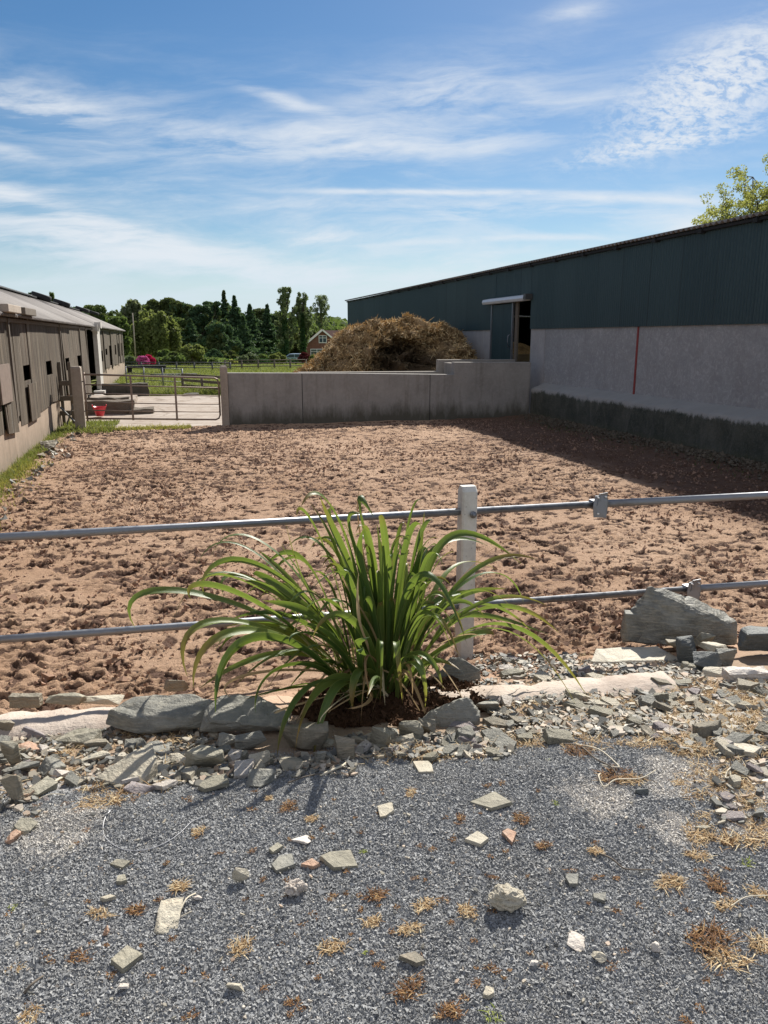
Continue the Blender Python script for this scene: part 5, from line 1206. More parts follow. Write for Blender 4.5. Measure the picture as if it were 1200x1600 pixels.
rk('slate_rock', 'grey angular stone at the foot of the white fence post', (680, 1017, 753, 1066), .72, 'slate', 121, pts=[(-1, -.7, 0), (1, -.6, 0), (.9, .8, 0), (-.8, .8, 0), (-.35, 0, 1), (.1, .3, .95), (.95, -.1, .55), (-.9, -.6, .35), (.3, -1, .2), (-.2, -.9, .3)])
rk('slate_rock', 'sharp ridged blue grey stone right of the plant, striped with shade', (656, 1079, 754, 1136), .68, 'slate', 122, pts=[(-1, -.6, 0), (-1, -.2, .28), (-.35, -1, 0), (.9, -.8, 0), (1, .6, 0), (-.6, .9, 0), (.55, .2, 1), (.95, -.5, .42), (.98, .3, .5), (-.6, .3, .5), (-.25, -.9, .22), (.8, -.9, .3)], amp=.006)
rk('slate_rock', 'grey stone tucked behind the sharp ridged stone', (742, 1088, 782, 1116), .6, 'slate', 123)
small = [((574, 1129, 622, 1170), .7, 'olive', 'square grey stone at the front of the planting soil, left of a pointed one'), ((614, 1123, 664, 1158), .7, 'olive', 'pointed grey stone at the front of the planting soil'), ((601, 1127, 625, 1152), .6, 'slate', 'small slate wedged behind the square grey stone'),
    ((650, 1120, 684, 1148), .6, 'brownrock', 'small brown stone below the sharp ridged stone'), ((522, 1144, 556, 1188), .8, 'brownrock', 'upright brown stone at the front of the planting soil'), ((541, 1150, 577, 1166), .75, 'brownrock', 'flat dark brick shaped stone beside the upright brown one'),
    ((418, 1124, 515, 1176), .75, 'brownrock', 'rounded brown rock beneath the drooping leaves'), ((488, 1168, 512, 1196), .7, 'slate', 'small dark stone below the rounded brown rock'), ((508, 1170, 530, 1195), .7, 'slate', 'small grey stone leaning beside the upright brown one'),
    ((430, 1176, 480, 1206), .35, 'brownrock', 'flat brown stone at the edge of the gravel below the leaves'), ((498, 1152, 524, 1172), .6, 'olive', 'little olive stone between the rounded and the upright brown ones'),
    ((360, 1138, 422, 1174), .7, 'slate', 'layered dark grey rock below the pale topped one'), ((384, 1172, 424, 1200), .65, 'buff', 'buff chunk under the layered dark rock'), ((372, 1194, 424, 1232), .45, 'slate', 'grey wedge standing proud on the gravel left of the leaves'),
    ((366, 1186, 386, 1204), .6, 'pale', 'tiny pale grey stone beside the buff chunk')]
for i, (bx, k, m, lab) in enumerate(small): rk('stone', lab, bx, k, m, 130 + i, rz=.5 * ((i * 7) % 5 - 2) / 2, n_=11, cat='stone')
lg = [(-1, -.3, 0), (-.9, .7, 0), (1, .6, 0), (.9, -.5, 0), (-.3, -1, 0), (-.95, 0, .55), (-.45, -.7, .62), (-.1, .5, 1), (.5, .55, .98), (.95, .2, .85), (.72, -.6, .55), (.4, -.95, .25), (-.6, .8, .7)]
rk('long_rock', 'long blue grey rock with smooth sloping top on the kerb wall, left of the plant', (152, 1076, 330, 1144), .46, 'slate', 150, pts=lg, amp=.01, dz=.05)
rk('long_rock', 'pale topped grey rock between the long rock and the plant', (306, 1080, 448, 1148), .50, 'slate', 151, pts=[(-1, -.6, 0), (1, -.5, 0), (1, .8, 0), (-1, .8, 0), (-.9, .3, .7), (-.55, .7, 1), (.3, .8, .9), (.95, .2, .5), (-.7, -.7, .5), (.6, -.8, .35)], amp=.01, dz=.03)
rk('flat_stone', 'big triangular tan slab leaning on the rubble at the left', (134, 1154, 232, 1236), .32, 'buff', 152, pts=[(-1, -.35, 0), (.7, -1, 0), (1, -.1, 0), (.55, 1, 0), (-1, -.35, .5), (.62, -.95, .6), (1, .1, 1), (.55, .95, 1), (-.1, .45, .9)], tilt=(.12, 0), amp=.004)
left = [((80, 1126, 148, 1170), .4, 'olive', 'olive slab propped below the kerb at the left, beside a dark gap', (.2, .1)), ((112, 1166, 166, 1196), .45, 'buff', 'rough yellowish stone under the olive slab', (0, 0)), ((0, 1156, 30, 1200), .8, 'olive', 'grey green rock at the left edge, higher of two', (0, 0)),
    ((0, 1204, 36, 1258), .85, 'brownrock', 'dark grey green block at the left edge, lowest of the pile', (0, 0)), ((34, 1209, 70, 1250), .35, 'olive', 'oval flat grey slate beside the lowest block', (0, .1)), ((42, 1178, 94, 1214), .4, 'slate', 'grey slab above the oval flat slate', (0, .1)),
    ((4, 1186, 56, 1216), .4, 'slate', 'long grey slab lying across the pile at the left edge', (0, -.3)), ((20, 1158, 70, 1178), .4, 'rust', 'reddish flat stone among the grey pile at the left', (0, 0)), ((18, 1138, 84, 1158), .6, 'purple', 'purple grey layered stone under the kerb at the left', (0, 0)),
    ((-14, 1122, 24, 1152), .8, 'brownrock', 'dark brown rock under the kerb at the left edge', (0, 0)), ((72, 1200, 108, 1222), .5, 'pale', 'small yellow oval stone left of the triangular slab', (0, 0)), ((218, 1156, 266, 1182), .35, 'slate', 'flat grey slate lying right of the triangular slab', (0, 0)),
    ((284, 1160, 352, 1208), .6, 'olive', 'brownish wedge rock below the pale topped one', (0, 0)), ((290, 1166, 320, 1192), .55, 'buff', 'small buff block in front of the brownish wedge', (0, 0)), ((334, 1142, 372, 1170), .6, 'slate', 'grey stone filling the gap beneath the pale topped rock', (0, 0)),
    ((128, 1150, 170, 1176), .5, 'brownrock', 'dark brown flat rock between olive slab and triangular slab', (.1, 0)), ((252, 1172, 300, 1200), .4, 'buff', 'buff flat stone right of the flat grey slate', (0, 0)), ((214, 1188, 262, 1214), .3, 'buff', 'thin buff stone on the gravel edge right of the triangular slab', (0, 0)),
    ((188, 1218, 240, 1242), .35, 'purple', 'purplish slate tucked under the tip of the triangular slab', (0, 0)), ((14, 1278, 52, 1306), .3, 'olive', 'flat grey slate on the gravel near the left edge', (0, 0)), ((4, 1296, 22, 1324), .3, 'rust', 'small tan slate at the left edge of the gravel', (0, 0))]
for i, (bx, k, m, lab, tl) in enumerate(left): rk('stone', lab, bx, k, m, 160 + i, rz=.4 * ((i * 5) % 5 - 2) / 2, tilt=tl, n_=13, cat='stone')
rk('stone_block', 'dark brick shaped block on the sand behind the kerb at the left', (14, 1086, 62, 1105), .8, 'brownrock', 190, pts=[(a, b_, c) for a in (-1, 1) for b_ in (-1, 1) for c in (0, 1)], amp=.004, cat='stone', dz=.17)
rk('stone', 'low olive rock on the sand behind the kerb, beside the dark block', (66, 1082, 134, 1103), .6, 'olive', 191, cat='stone', dz=.17)
rk('stone', 'tan stone on the sand behind the long rock', (120, 1086, 190, 1102), .5, 'buff', 193, cat='stone', dz=.15)
rk('stone', 'two toned small stone on the sand above the long rock', (254, 1058, 294, 1083), .75, 'brownrock', 192, cat='stone', dz=.1)
grav = [((735, 1240, 816, 1273), .16, 'olive', 'largest flat slate lying alone on the gravel, right of centre', 0, 9), ((415, 1338, 466, 1372), .2, 'slate', 'long thin grey slate in the group left of centre on the gravel', -.5, 9), ((417, 1319, 440, 1338), .3, 'olive', 'small square slate touching the long thin grey one', 0, 8),
    ((501, 1330, 560, 1366), .18, 'olive', 'tapering dark olive slate on the gravel, right of the group', -.4, 8), ((440, 1372, 485, 1408), .5, 'pale', 'rough whitish lump below the long thin slate', .3, 26), ((470, 1342, 500, 1358), .3, 'rust', 'small tan slate between the two long slates', 0, 8),
    ((160, 1486, 212, 1524), .38, 'olive', 'grey slate with a strong shadow near the bottom left', 0, 8), ((757, 1379, 828, 1434), .5, 'buff', 'knobbly pale brown lump, the largest lying on the gravel', 0, 60), ((588, 1257, 619, 1283), .4, 'buff', 'buff stone on the gravel near the centre', 0, 9),
    ((645, 1183, 682, 1211), .22, 'buff', 'square pale buff slate at the top edge of the gravel', .1, 8), ((729, 1302, 768, 1324), .2, 'buff', 'buff pointed slate on the gravel below the largest flat one', 0, 7), ((786, 1296, 811, 1322), .2, 'rust', 'reddish tan slate right of the buff pointed one', 0, 7),
    ((1130, 1156, 1200, 1186), .45, 'buff', 'broad buff slate at the right edge, dark beneath', -.1, 9), ((884, 1369, 912, 1390), .3, 'slate', 'pale grey square slate low on the right', .5, 6), ((925, 1396, 955, 1413), .3, 'slate', 'light grey diamond slate low on the right', .5, 6),
    ((356, 1354, 390, 1382), .7, 'buff', 'small rough buff lump on the gravel, left of centre', 0, 18), ((155, 1448, 170, 1466), .5, 'rust', 'tiny tan stone left of the upright grey slate', 0, 8), ((168, 1345, 200, 1366), .3, 'olive', 'thin olive slate on the gravel inside the wire loop', .3, 8), ((176, 1370, 198, 1387), .3, 'olive', 'small slate just below the thin olive one', 0, 8),
    ((154, 1400, 180, 1412), .3, 'buff', 'buff sliver on the gravel at the left', .3, 7), ((924, 1486, 952, 1510), .4, 'buff', 'oval pale stone near the bottom right', -.5, 16), ((1018, 1472, 1036, 1496), .5, 'pale', 'whitish pebble near the bottom right', 0, 20), ((826, 1500, 846, 1514), .5, 'pale', 'white pebble near the bottom, below the lump', 0, 18),
    ((884, 1458, 924, 1492), .12, 'pale', 'flat pinkish crumbled stone near the bottom right', 0, 20), ((450, 1304, 492, 1326), .25, 'pale', 'pale broken stone above the group of slates', 0, 18), ((352, 1537, 384, 1554), .6, 'buff', 'small tan stone near the bottom left of centre', 0, 12), ((184, 1540, 200, 1554), .5, 'pale', 'white chip beside the shadowed slate', 0, 12),
    ((620, 1490, 668, 1516), .3, 'brownrock', 'half buried brown stone near the bottom centre', 0, 9), ((1000, 1156, 1012, 1164), .4, 'buff', 'tiny buff chip at the top right of the gravel', 0, 8), ((756, 1546, 776, 1566), .3, 'buff', 'thin buff sliver near the bottom right of centre', -.5, 7), ((992, 1232, 1016, 1244), .7, 'darkslate', 'small black edged slate at the end of the dry stems', 0, 8),
    ((960, 1132, 1006, 1148), .3, 'buff', 'tan flat slate where the rubble meets the gravel', 0, 8), ((300, 1398, 316, 1410), .3, 'pale', 'faint grey patch of stone on the gravel', 0, 16), ((1086, 1290, 1112, 1300), .3, 'olive', 'thin flat stone on the right of the pale dust', 0, 8), ((1172, 1262, 1200, 1284), .6, 'slate', 'sharp grey slate standing at the right edge', .3, 7)]
for i, (bx, k, m, lab, rz, n_) in enumerate(grav):
    slab_ = k < .5 and n_ < 12; pts = None
    if slab_: k *= .45
    if slab_:
        r = np.random.default_rng(200 + i); an = np.sort(r.uniform(0, 6.28, n_ - 2)) + .0; nn = int(r.integers(4, 6)); an = np.linspace(0, 6.28, nn + 1)[:-1] + r.uniform(-.42, .42, nn); q = r.uniform(.75, 1.2, len(an)); pts = [(math.cos(a) * b_, math.sin(a) * b_, 0) for a, b_ in zip(an, q)] + [(math.cos(a) * b_ * .95, math.sin(a) * b_ * .95, 1) for a, b_ in zip(an, q)]
    rk('lump' if n_ > 30 else 'stone', lab, bx, k, m, 200 + i, rz=rz, tilt=(.05 * (i % 3 - 1), .06 * (i % 4 - 1.5)), pts=pts, n_=n_, sink=.05 if slab_ else .1, cat='stone', amp=None if n_ < 25 else .012, pw=.45 if n_ < 16 else 1.0)
o = rk('stone', 'upright pale slate with a broken top, standing in the gravel at lower left', (232, 1408, 278, 1462), .12, 'buff', 260, n_=12, tilt=(.1, .1), cat='stone', amp=.003)

# ------------------------------------------------------------------ loose slates on the banks
def slatemesh(seed, thin=.16):
    r = np.random.default_rng(seed); n_ = int(r.integers(4, 7)); an = np.linspace(0, 2 * math.pi, n_ + 1)[:-1] + r.uniform(-.45, .45, n_); q = r.uniform(.65, 1.1, n_); el = r.uniform(.5, .95)
    pts = [(math.cos(a) * b_ * 2, math.sin(a) * b_ * el * 2, 0) for a, b_ in zip(an, q)] + [(math.cos(a) * b_ * 1.85 + r.normal(0, .06), math.sin(a) * b_ * el * 1.85 + r.normal(0, .06), 1 + r.normal(0, .15)) for a, b_ in zip(an, q)]
    return rockmesh('slate', (.5, .5, thin), seed, pts=pts, cuts=2, amp=.018)
protos = [slatemesh(300 + i, .12 + .02 * (i % 5)) for i in range(22)]
zones = {  # name: photo polygon box list (x0,y0,x1,y1,count,min,max size m)
 'right': ([(770, 1095, 1100, 1160, 62), (900, 1045, 1090, 1120, 40), (1060, 1075, 1200, 1180, 40), (760, 1030, 860, 1070, 16)], 'small flat grey and buff slates littering the bank at the right of the plant', 'loose slates on the right bank'),
 'front': ([(560, 1155, 790, 1190, 34), (700, 1130, 800, 1175, 16)], 'small flat slates spilled on the gravel edge in front of the planting soil', 'loose slates before the plant'),
 'left': ([(-260, 1150, 0, 1290, 22), (0, 1150, 340, 1240, 40), (230, 1175, 440, 1215, 12), (0, 1240, 120, 1300, 3)], 'small broken slates lodged among the larger rocks of the left bank', 'loose slates on the left bank'),
 'edge': ([(1130, 1180, 1200, 1300, 7)], 'small slates and chips strewn over the gravel at the right edge', 'loose slates at the right edge')}
where = {(-260, 1150): 'beyond the left edge of the bank', (770, 1095): 'between right kerb and gravel', (900, 1045): 'in front of the tan flat stone', (1060, 1075): 'in the right dry grass', (760, 1030): 'beside the fence post foot',
 (560, 1155): 'in front of the planting soil', (700, 1130): 'below the sharp ridged stone', (0, 1150): 'among the far left rocks', (230, 1175): 'below the pale topped rock', (0, 1240): 'on gravel at left edge', (1130, 1180): 'down the right gravel edge'}
sr = np.random.default_rng(77); sm = ['slate', 'slate', 'olive', 'olive', 'buff', 'buff', 'purple', 'brownrock', 'pale', 'slate']
# one mesh per shape and stone colour, so that copies share data
var = {}
for zn, (bxs, lab, grp) in zones.items():
    for (x0, y0, x1, y1, cnt) in bxs:
        for i in range(cnt):
            px, py = sr.uniform(x0, x1), sr.uniform(y0, y1); p = hit(px, py); k = (int(sr.integers(0, 22)), sm[int(sr.integers(0, 10))])
            if k not in var: me = protos[k[0]].copy(); me.materials.append(M[k[1]]); var[k] = me
            o = bpy.data.objects.new('slate', var[k]); COL.objects.link(o); s = float(np.clip(sr.gamma(4, .022), .035, .17))
            o.location = (p.x, p.y, p.z + .004 + s * .02); o.scale = (s, s, s * sr.uniform(.7, 1.5)); o.rotation_euler = (sr.normal(0, .2), sr.normal(0, .2), sr.uniform(0, 6.28))
            cn = {'slate': 'grey', 'olive': 'olive grey', 'buff': 'buff', 'purple': 'purplish', 'brownrock': 'dark brown', 'pale': 'whitish'}[k[1]]; sn = 'tiny' if s < .06 else ('small' if s < .10 else 'broad')
            tx = (px - x0) / (x1 - x0); ty = (py - y0) / (y1 - y0); tn = ('left' if tx < .33 else 'middle' if tx < .66 else 'right'); fn_ = 'far' if ty < .34 else 'central' if ty < .67 else 'near'
            tag(o, '%s %s slate, %s %s of those %s' % (sn, cn, fn_, tn, where[(x0, y0)]), 'slate', grp)
# shards too small and many to count
def shards(boxes, name, label, cat, seed, smin, smax, m):
    r = np.random.default_rng(seed); P = []; S_z = []
    for (x0, y0, x1, y1, cnt) in boxes:
        A = [hit(a, b_) for a, b_ in ((x0, y1), (x1, y1), (x0, y0), (x1, y0))]; u, v = r.uniform(0, 1, cnt), r.uniform(0, 1, cnt)
        x = (A[0].x * (1 - u) + A[1].x * u) * (1 - v) + (A[2].x * (1 - u) + A[3].x * u) * v; y = (A[0].y * (1 - u) + A[1].y * u) * (1 - v) + (A[2].y * (1 - u) + A[3].y * u) * v
        k = fbm(x * 3 + seed, y * 3, oct=2) > r.uniform(-.7, .35, cnt); x, y = x[k], y[k]; P.append(np.stack([x, y, terr(x, y) + .012 * fbm(x * 1.6, y * 1.6, oct=3) + .012], 1))
    P = np.concatenate(P); n_ = len(P); s = np.clip(r.gamma(2.2, smax * .22, n_), smin, smax)
    ns = 5; an = (np.arange(ns) / ns * 2 * math.pi)[None] + r.uniform(-.4, .4, (n_, ns)) + r.uniform(0, 6, (n_, 1)); q = r.uniform(.6, 1.1, (n_, ns)); el = r.uniform(.4, .9, (n_, 1)); ro = r.uniform(0, 6.28, (n_, 1))
    X = np.cos(an) * q; Y = np.sin(an) * q * el; X, Y = X * np.cos(ro) - Y * np.sin(ro), X * np.sin(ro) + Y * np.cos(ro); th = r.uniform(.10, .3, (n_, 1)); tx, ty = r.normal(0, .28, (n_, 1)), r.normal(0, .28, (n_, 1))
    bot = np.stack([X, Y, tx * X + ty * Y - th], 2); top = np.stack([X * .93, Y * .93, tx * X + ty * Y + th], 2); V = np.concatenate([bot, top], 1) * s[:, None, None] + P[:, None]
    i = np.arange(ns); j = (i + 1) % ns; side = np.stack([i, j, j + ns, i + ns], 1); tri = []
    F4 = (side[None] + 10 * np.arange(n_)[:, None, None]).reshape(-1, 4); capq = np.array([[5, 6, 7, 8], [5, 8, 9, 9]])
    tq = np.array([[5, 6, 7, 8]]); Ft = (tq[None] + 10 * np.arange(n_)[:, None, None]).reshape(-1, 4)
    me = bpy.data.meshes.new(name); V = V.reshape(-1, 3).astype(np.float32); me.vertices.add(len(V)); me.vertices.foreach_set('co', V.ravel())
    F5 = (np.arange(5, 10)[None] + 10 * np.arange(n_)[:, None]); lo = np.concatenate([F4.ravel(), F5.ravel()]).astype(np.int32); me.loops.add(len(lo)); me.loops.foreach_set('vertex_index', lo)
    st = np.concatenate([np.arange(len(F4)) * 4, len(F4) * 4 + np.arange(n_) * 5]).astype(np.int32); me.polygons.add(len(st)); me.polygons.foreach_set('loop_start', st); me.update(calc_edges=True); me.polygons.foreach_set('use_smooth', np.zeros(len(st), bool))
    tag(link(name, me, m), label, cat, kind='stuff')
shards([(760, 1085, 1120, 1150, 2600), (880, 1035, 1100, 1090, 1700), (1050, 1060, 1230, 1180, 1300), (740, 1025, 900, 1080, 1200), (540, 1150, 800, 1185, 1200), (1120, 1180, 1230, 1300, 150)], 'slate_shards', 'countless small shards of slate covering the right bank and spilling onto the gravel', 'slate shards', 5, .005, .030, M['shard'])
shards([(-40, 1140, 340, 1228, 2400), (-330, 1150, -40, 1290, 1500), (240, 1180, 560, 1215, 800), (-40, 1228, 60, 1280, 150)], 'stone_rubble', 'countless small chips of stone between the rocks of the left bank', 'rubble', 6, .005, .028, M['shard'])
shards([(0, 1250, 1200, 1600, 900)], 'scattered_chips', 'stray pale stone chips scattered through the gravel', 'stone chips', 9, .003, .009, M['shard'])
# crumbly planting soil
r = np.random.default_rng(12); n_ = 26000; a = r.uniform(0, 6.28, n_); q = np.sqrt(r.uniform(0, 1, n_)); x = .98 + .50 * q * np.cos(a); y = 3.40 + .36 * q * np.sin(a); x = x + .07 * perlin(a * 2, q); 
P = np.stack([x, y, terr(x, y) + .01 + .028 * fbm(x * 7, y * 7, oct=2) + r.uniform(0, .03, n_) * (1 - q)], 1)
tag(link('planting_soil', irregular(P, r.gamma(2.5, .0038, n_), .9, r, 'planting_soil', None), M['soil']), 'dark crumbly soil heaped round the foot of the strap leaved plant', 'soil', kind='stuff')
# shade of moss and dirt lumps along the plinth
r = np.random.default_rng(13); n_ = 9000; y = r.uniform(6, 18, n_); x = 8.78 - np.abs(r.normal(0, .28, n_)); k = fbm(x * 1.5, y * 1.5, oct=2) > r.uniform(-.6, .3, n_); x, y = x[k], y[k]
tag(link('plinth_debris', irregular(np.stack([x, y, .03 + np.clip(x - 8, 0, 1) * .1], 1), r.gamma(2.2, .007, len(x)), .8, r, 'plinth_debris', None), mat('debris', plain((.12, .10, .075), .95, var=.5, spec=.1))), 'crumbled dirt lying along the foot of the barn plinth', 'dirt', kind='stuff')

# ------------------------------------------------------------------ blades of grass, dry weeds
def blades(P, h, w, lean, r, name, segs=3):
    n_ = len(P); a = r.uniform(0, 2 * math.pi, n_); d = np.stack([np.cos(a), np.sin(a), 0 * a], 1); s = np.stack([-np.sin(a + r.normal(0, .6, n_)), np.cos(a), 0 * a], 1)
    V = []; ts = np.linspace(0, 1, segs + 1)
    for t in ts:
        c = P + d * (lean * t ** 2)[:, None] + np.array([[0, 0, 1]]) * (h * (t - .25 * t * t * lean / np.maximum(h, 1e-4)))[:, None]; ww = (w * (1 - t) ** .7 + .0004)[:, None]
        V += [c - s * ww, c + s * ww]
    V = np.stack(V, 1); m_ = V.shape[1]; F = []
    for i in range(segs): F.append(np.array([2 * i, 2 * i + 1, 2 * i + 3, 2 * i + 2]))
    F = np.stack(F)[None] + m_ * np.arange(n_)[:, None, None]; return V.reshape(-1, 3), F.reshape(-1, 4)
def grasspatch(name, fx, m, label, n_, h, seed, w=.004):
    r = np.random.default_rng(seed); x, y = fx(r, n_); k = fbm(x * 1.8 + seed, y * 1.8, oct=3) > r.uniform(-.75, .2, len(x)); x, y = x[k], y[k]; hh = r.gamma(4, h / 4, len(x))
    V, F = blades(np.stack([x, y, np.zeros(len(x)) - .005], 1), hh, r.uniform(.6, 1.3, len(x)) * w, hh * r.uniform(.2, 1.1, len(x)), r, name); tag(link(name, npmesh(name, V, F), M[m]), label, 'grass', kind='stuff')
grasspatch('grass', lambda r, n: (-2.53 + np.abs(r.normal(0, .13, n)) + .02, r.uniform(6, 18.2, n)), 'l_grass', 'strip of green grass along the foot of the shed wall', 11000, .06, 21, .006)
grasspatch('yellow_grass', lambda r, n: (-2.5 + np.abs(r.normal(0, .2, n)), r.uniform(6, 13.5, n)), 'l_yellowgrass', 'yellowing grass by the shed wall at the left edge', 7000, .05, 22, .006)
grasspatch('gate_grass', lambda r, n: (r.uniform(-1.95, .35, n), 17.95 + np.abs(r.normal(0, .35, n)) - .15), 'l_yellowgrass', 'yellow green grass growing under the farm gate', 6500, .035, 23, .006)
grasspatch('gate_weeds', lambda r, n: (r.uniform(-2.5, -1.3, n), r.uniform(17.4, 19.8, n)), 'l_grass', 'green weeds at the hinge post of the gate', 3500, .07, 24, .008)
grasspatch('plinth_moss', lambda r, n: (8.75 - np.abs(r.normal(0, .28, n)), r.uniform(7, 17.8, n)), 'l_brown', 'low dull green weeds along the barn plinth', 9000, .05, 25, .007)
def fieldf(r, n):
    y = 27 + 32 * r.uniform(0, 1, n) ** 1.3; x = r.uniform(-3, 12, n); k = (y > 29.3) | (x > 3.0); return x[k], y[k]
grasspatch('field_grass', fieldf, 'l_grass', 'short green grass of the small field beyond the yard', 90000, .09, 26, .018)
grasspatch('field_tufts', lambda r, n: (r.uniform(-.8, 4, n), 28.6 + np.abs(r.normal(0, 1.2, n))), 'l_grass', 'brighter grass tufts at the edge of the yard concrete', 9000, .14, 27, .012)
# small stones along the shed foot
r = np.random.default_rng(31); n_ = 90; y = r.uniform(9, 17.5, n_); x = -2.05 + r.normal(0, .1, n_)
tag(link('edge_stones', irregular(np.stack([x, y, 0 * x + .02], 1), r.gamma(3, .015, n_), .6, r, 'edge_stones', None), M['shard']), 'small pale stones along the grass strip by the shed', 'stones', kind='stuff')
rkk = rockmesh('brown_stone', (.34, .26, .17), 401, n_=14); o = link('stone', rkk, M['brownrock']); pp = on_z(77, 702, 0); o.location = (pp.x, pp.y, -.01); tag(o, 'brown stone in the grass strip at the foot of the shed', 'stone')

def tuft(px, py, size, m, r, kind='star', dens=1.0):
    p = hit(px, py); n_ = int(60 * dens); sp = size
    sp = sp * .50; a = r.uniform(0, 6.28, n_); q = np.sqrt(r.uniform(0, 1, n_)) * sp * .75; P = np.stack([p.x + q * np.cos(a), p.y + q * np.sin(a) * .8, np.full(n_, p.z + .002)], 1)
    ea = r.uniform(0, 3.14); ex_ = r.uniform(1.0, 1.9); dxy = P[:, :2] - np.array([[p.x, p.y]]); al_ = dxy @ np.array([math.cos(ea), math.sin(ea)]); P[:, :2] += al_[:, None] * (ex_ - 1) * np.array([[math.cos(ea), math.sin(ea)]]) + r.normal(0, .12 * sp, (n_, 2))
    h = r.uniform(.10, .45, n_) * sp; V, F = blades(P, h, r.uniform(.0008, .0018, n_) * (1 + sp * 6), h * r.uniform(.6, 2.4, n_), r, 'tuft'); return V, F
def weed(name, items, m, label, group=None):
    pass
tr = np.random.default_rng(41)
tufts = [(310, 1302, .05, 'dry', 'tan dead weed left of centre, between wire loop and slates'), (375, 1484, .085, 'dry', 'brightest straw coloured star shaped weed, lower left'), (156, 1430, .055, 'dry', 'pale dead tuft at the left, above the tiny tan stone'), (280, 1388, .07, 'dry', 'orange tan tuft above the upright slate'),
    (215, 1425, .06, 'drydark', 'brown wispy tuft left of the upright slate'), (586, 1402, .07, 'drydark', 'wispy brown tuft with one tall stalk, lower centre'), (665, 1418, .06, 'dry', 'golden dead tuft right of the wispy brown one'), (640, 1455, .06, 'dry', 'round tan tuft, lower centre'), (580, 1445, .055, 'dry', 'flat yellowish tuft below the wispy brown one'),
    (520, 1484, .065, 'dry', 'sprawling tan tuft, lower centre left'), (730, 1428, .055, 'dry', 'orange tuft left of the knobbly lump'), (1047, 1384, .095, 'dry', 'largest golden tuft, low at the right'), (815, 1281, .065, 'drydark', 'dark red brown tuft right of the largest flat slate'), (720, 1279, .04, 'drydark', 'small rust tuft left of the dark red brown one'),
    (642, 1240, .05, 'dry', 'pale tan tuft above the buff stone'), (486, 1282, .045, 'dry', 'orange tuft left of the buff stone'), (450, 1262, .06, 'drydark', 'brown tuft at the end of a long dry stalk'), (420, 1250, .035, 'dry', 'faint dry tuft below the leaves'), (930, 1333, .05, 'dry', 'orange tuft at the left of the curling stem'), (1104, 1310, .06, 'dry', 'bright orange tuft at the right'),
    (1088, 1340, .07, 'dry', 'orange brown tuft below the bright orange one'), (1140, 1320, .06, 'drydark', 'dark orange tuft near the right edge'), (1165, 1350, .08, 'l_sprout', 'yellow green weed near the right edge'), (1120, 1385, .07, 'drydark', 'dark brown patch of dead weed at the lower right'), (1135, 1418, .06, 'dry', 'golden tuft just below the dark brown patch'), (1185, 1398, .06, 'dry', 'orange tuft cut by the right edge'),
    (850, 1325, .05, 'drydark', 'rust coloured flat weed left of the pale dust'), (1110, 1472, .14, 'drydark', 'largest dark brown dead weed, lower right'), (1135, 1505, .10, 'dry', 'golden stalks under the largest dark weed'), (1190, 1480, .08, 'dry', 'tan tuft at the right edge near the bottom'), (570, 1332, .04, 'l_sprout', 'small bright yellow green sprout near the centre'),
    (858, 1190, .04, 'l_sprout', 'small green sprout at the left end of the dry stems'), (868, 1256, .035, 'l_sprout', 'small green sprout above the pale dust'), (570, 1490, .02, 'l_sprout', 'tiny green seedling, lower centre'), (1030, 1155, .05, 'l_sprout', 'yellow green weed at the top of the gravel, right'), (770, 1590, .07, 'l_sprout', 'yellowish sprawling weed cut by the bottom edge'),
    (700, 1586, .06, 'drydark', 'brown weed at the bottom edge, right of centre'), (45, 1594, .06, 'dry', 'tan tuft at the bottom left corner'), (640, 1548, .08, 'drydark', 'thin rust coloured creeping weed near the bottom'), (1060, 1225, .06, 'dry', 'orange brown weed above the right hand pale dust'), (1125, 1232, .09, 'dry', 'wide tan weed at the right, beside the flat buff slate'),
    (160, 1256, .13, 'dry', 'biggest heap of golden dead grass, at the left under the triangular slab'), (205, 1236, .07, 'drydark', 'brown dead weed right of the golden heap'), (250, 1190, .08, 'dry', 'bleached grass clump right of the triangular slab'), (96, 1185, .09, 'dry', 'bleached grass among the rocks at the left'), (6, 1140, .09, 'dry', 'dry grass against the left edge above the rocks'),
    (1150, 1090, .16, 'dry', 'widest mass of pale dry grass on the right bank'), (1130, 1120, .12, 'dry', 'pale dry grass in front of the widest mass'), (1085, 1080, .10, 'drydark', 'dark red brown weed on the right bank'), (1185, 1130, .12, 'dry', 'dry grass at the right edge of the bank'), (950, 1085, .09, 'drydark', 'upright rust red dead weed in front of the right kerb'),
    (1160, 1230, .09, 'dry', 'long pale stalks at the right edge of the gravel'), (840, 1130, .08, 'dry', 'faded dry weed in the slates right of the plant'), (790, 1105, .06, 'drydark', 'brown weed by the ridged stone'), (905, 1180, .12, 'drydark', 'brown dead foliage along the upper dry stem'), (960, 1215, .12, 'drydark', 'brown dead foliage at the curled end of the dry stems'), (988, 1222, .09, 'dry', 'golden tendrils at the end of the dry stems'),
    (330, 1190, .06, 'l_mid', 'small dark green weed at the edge of the rocks'), (20, 1420, .05, 'l_sprout', 'yellow green weed at the left edge of the gravel'), (20, 1520, .04, 'dry', 'pale weed low at the left edge'), (118, 1498, .05, 'drydark', 'thin brown weed left of the shadowed slate')]
for (px, py, s, m, lab) in tufts:
    V, F = tuft(px, py, s * (.7 if m == 'l_sprout' else 1), m, tr, dens=.45 if m == 'l_sprout' else 1.0 + s * 16); tag(link('weed' if m in ('l_sprout', 'l_mid') else 'dry_weed', npmesh('dry_weed', V, F), M[m]), lab, 'weed', 'weeds in the gravel')
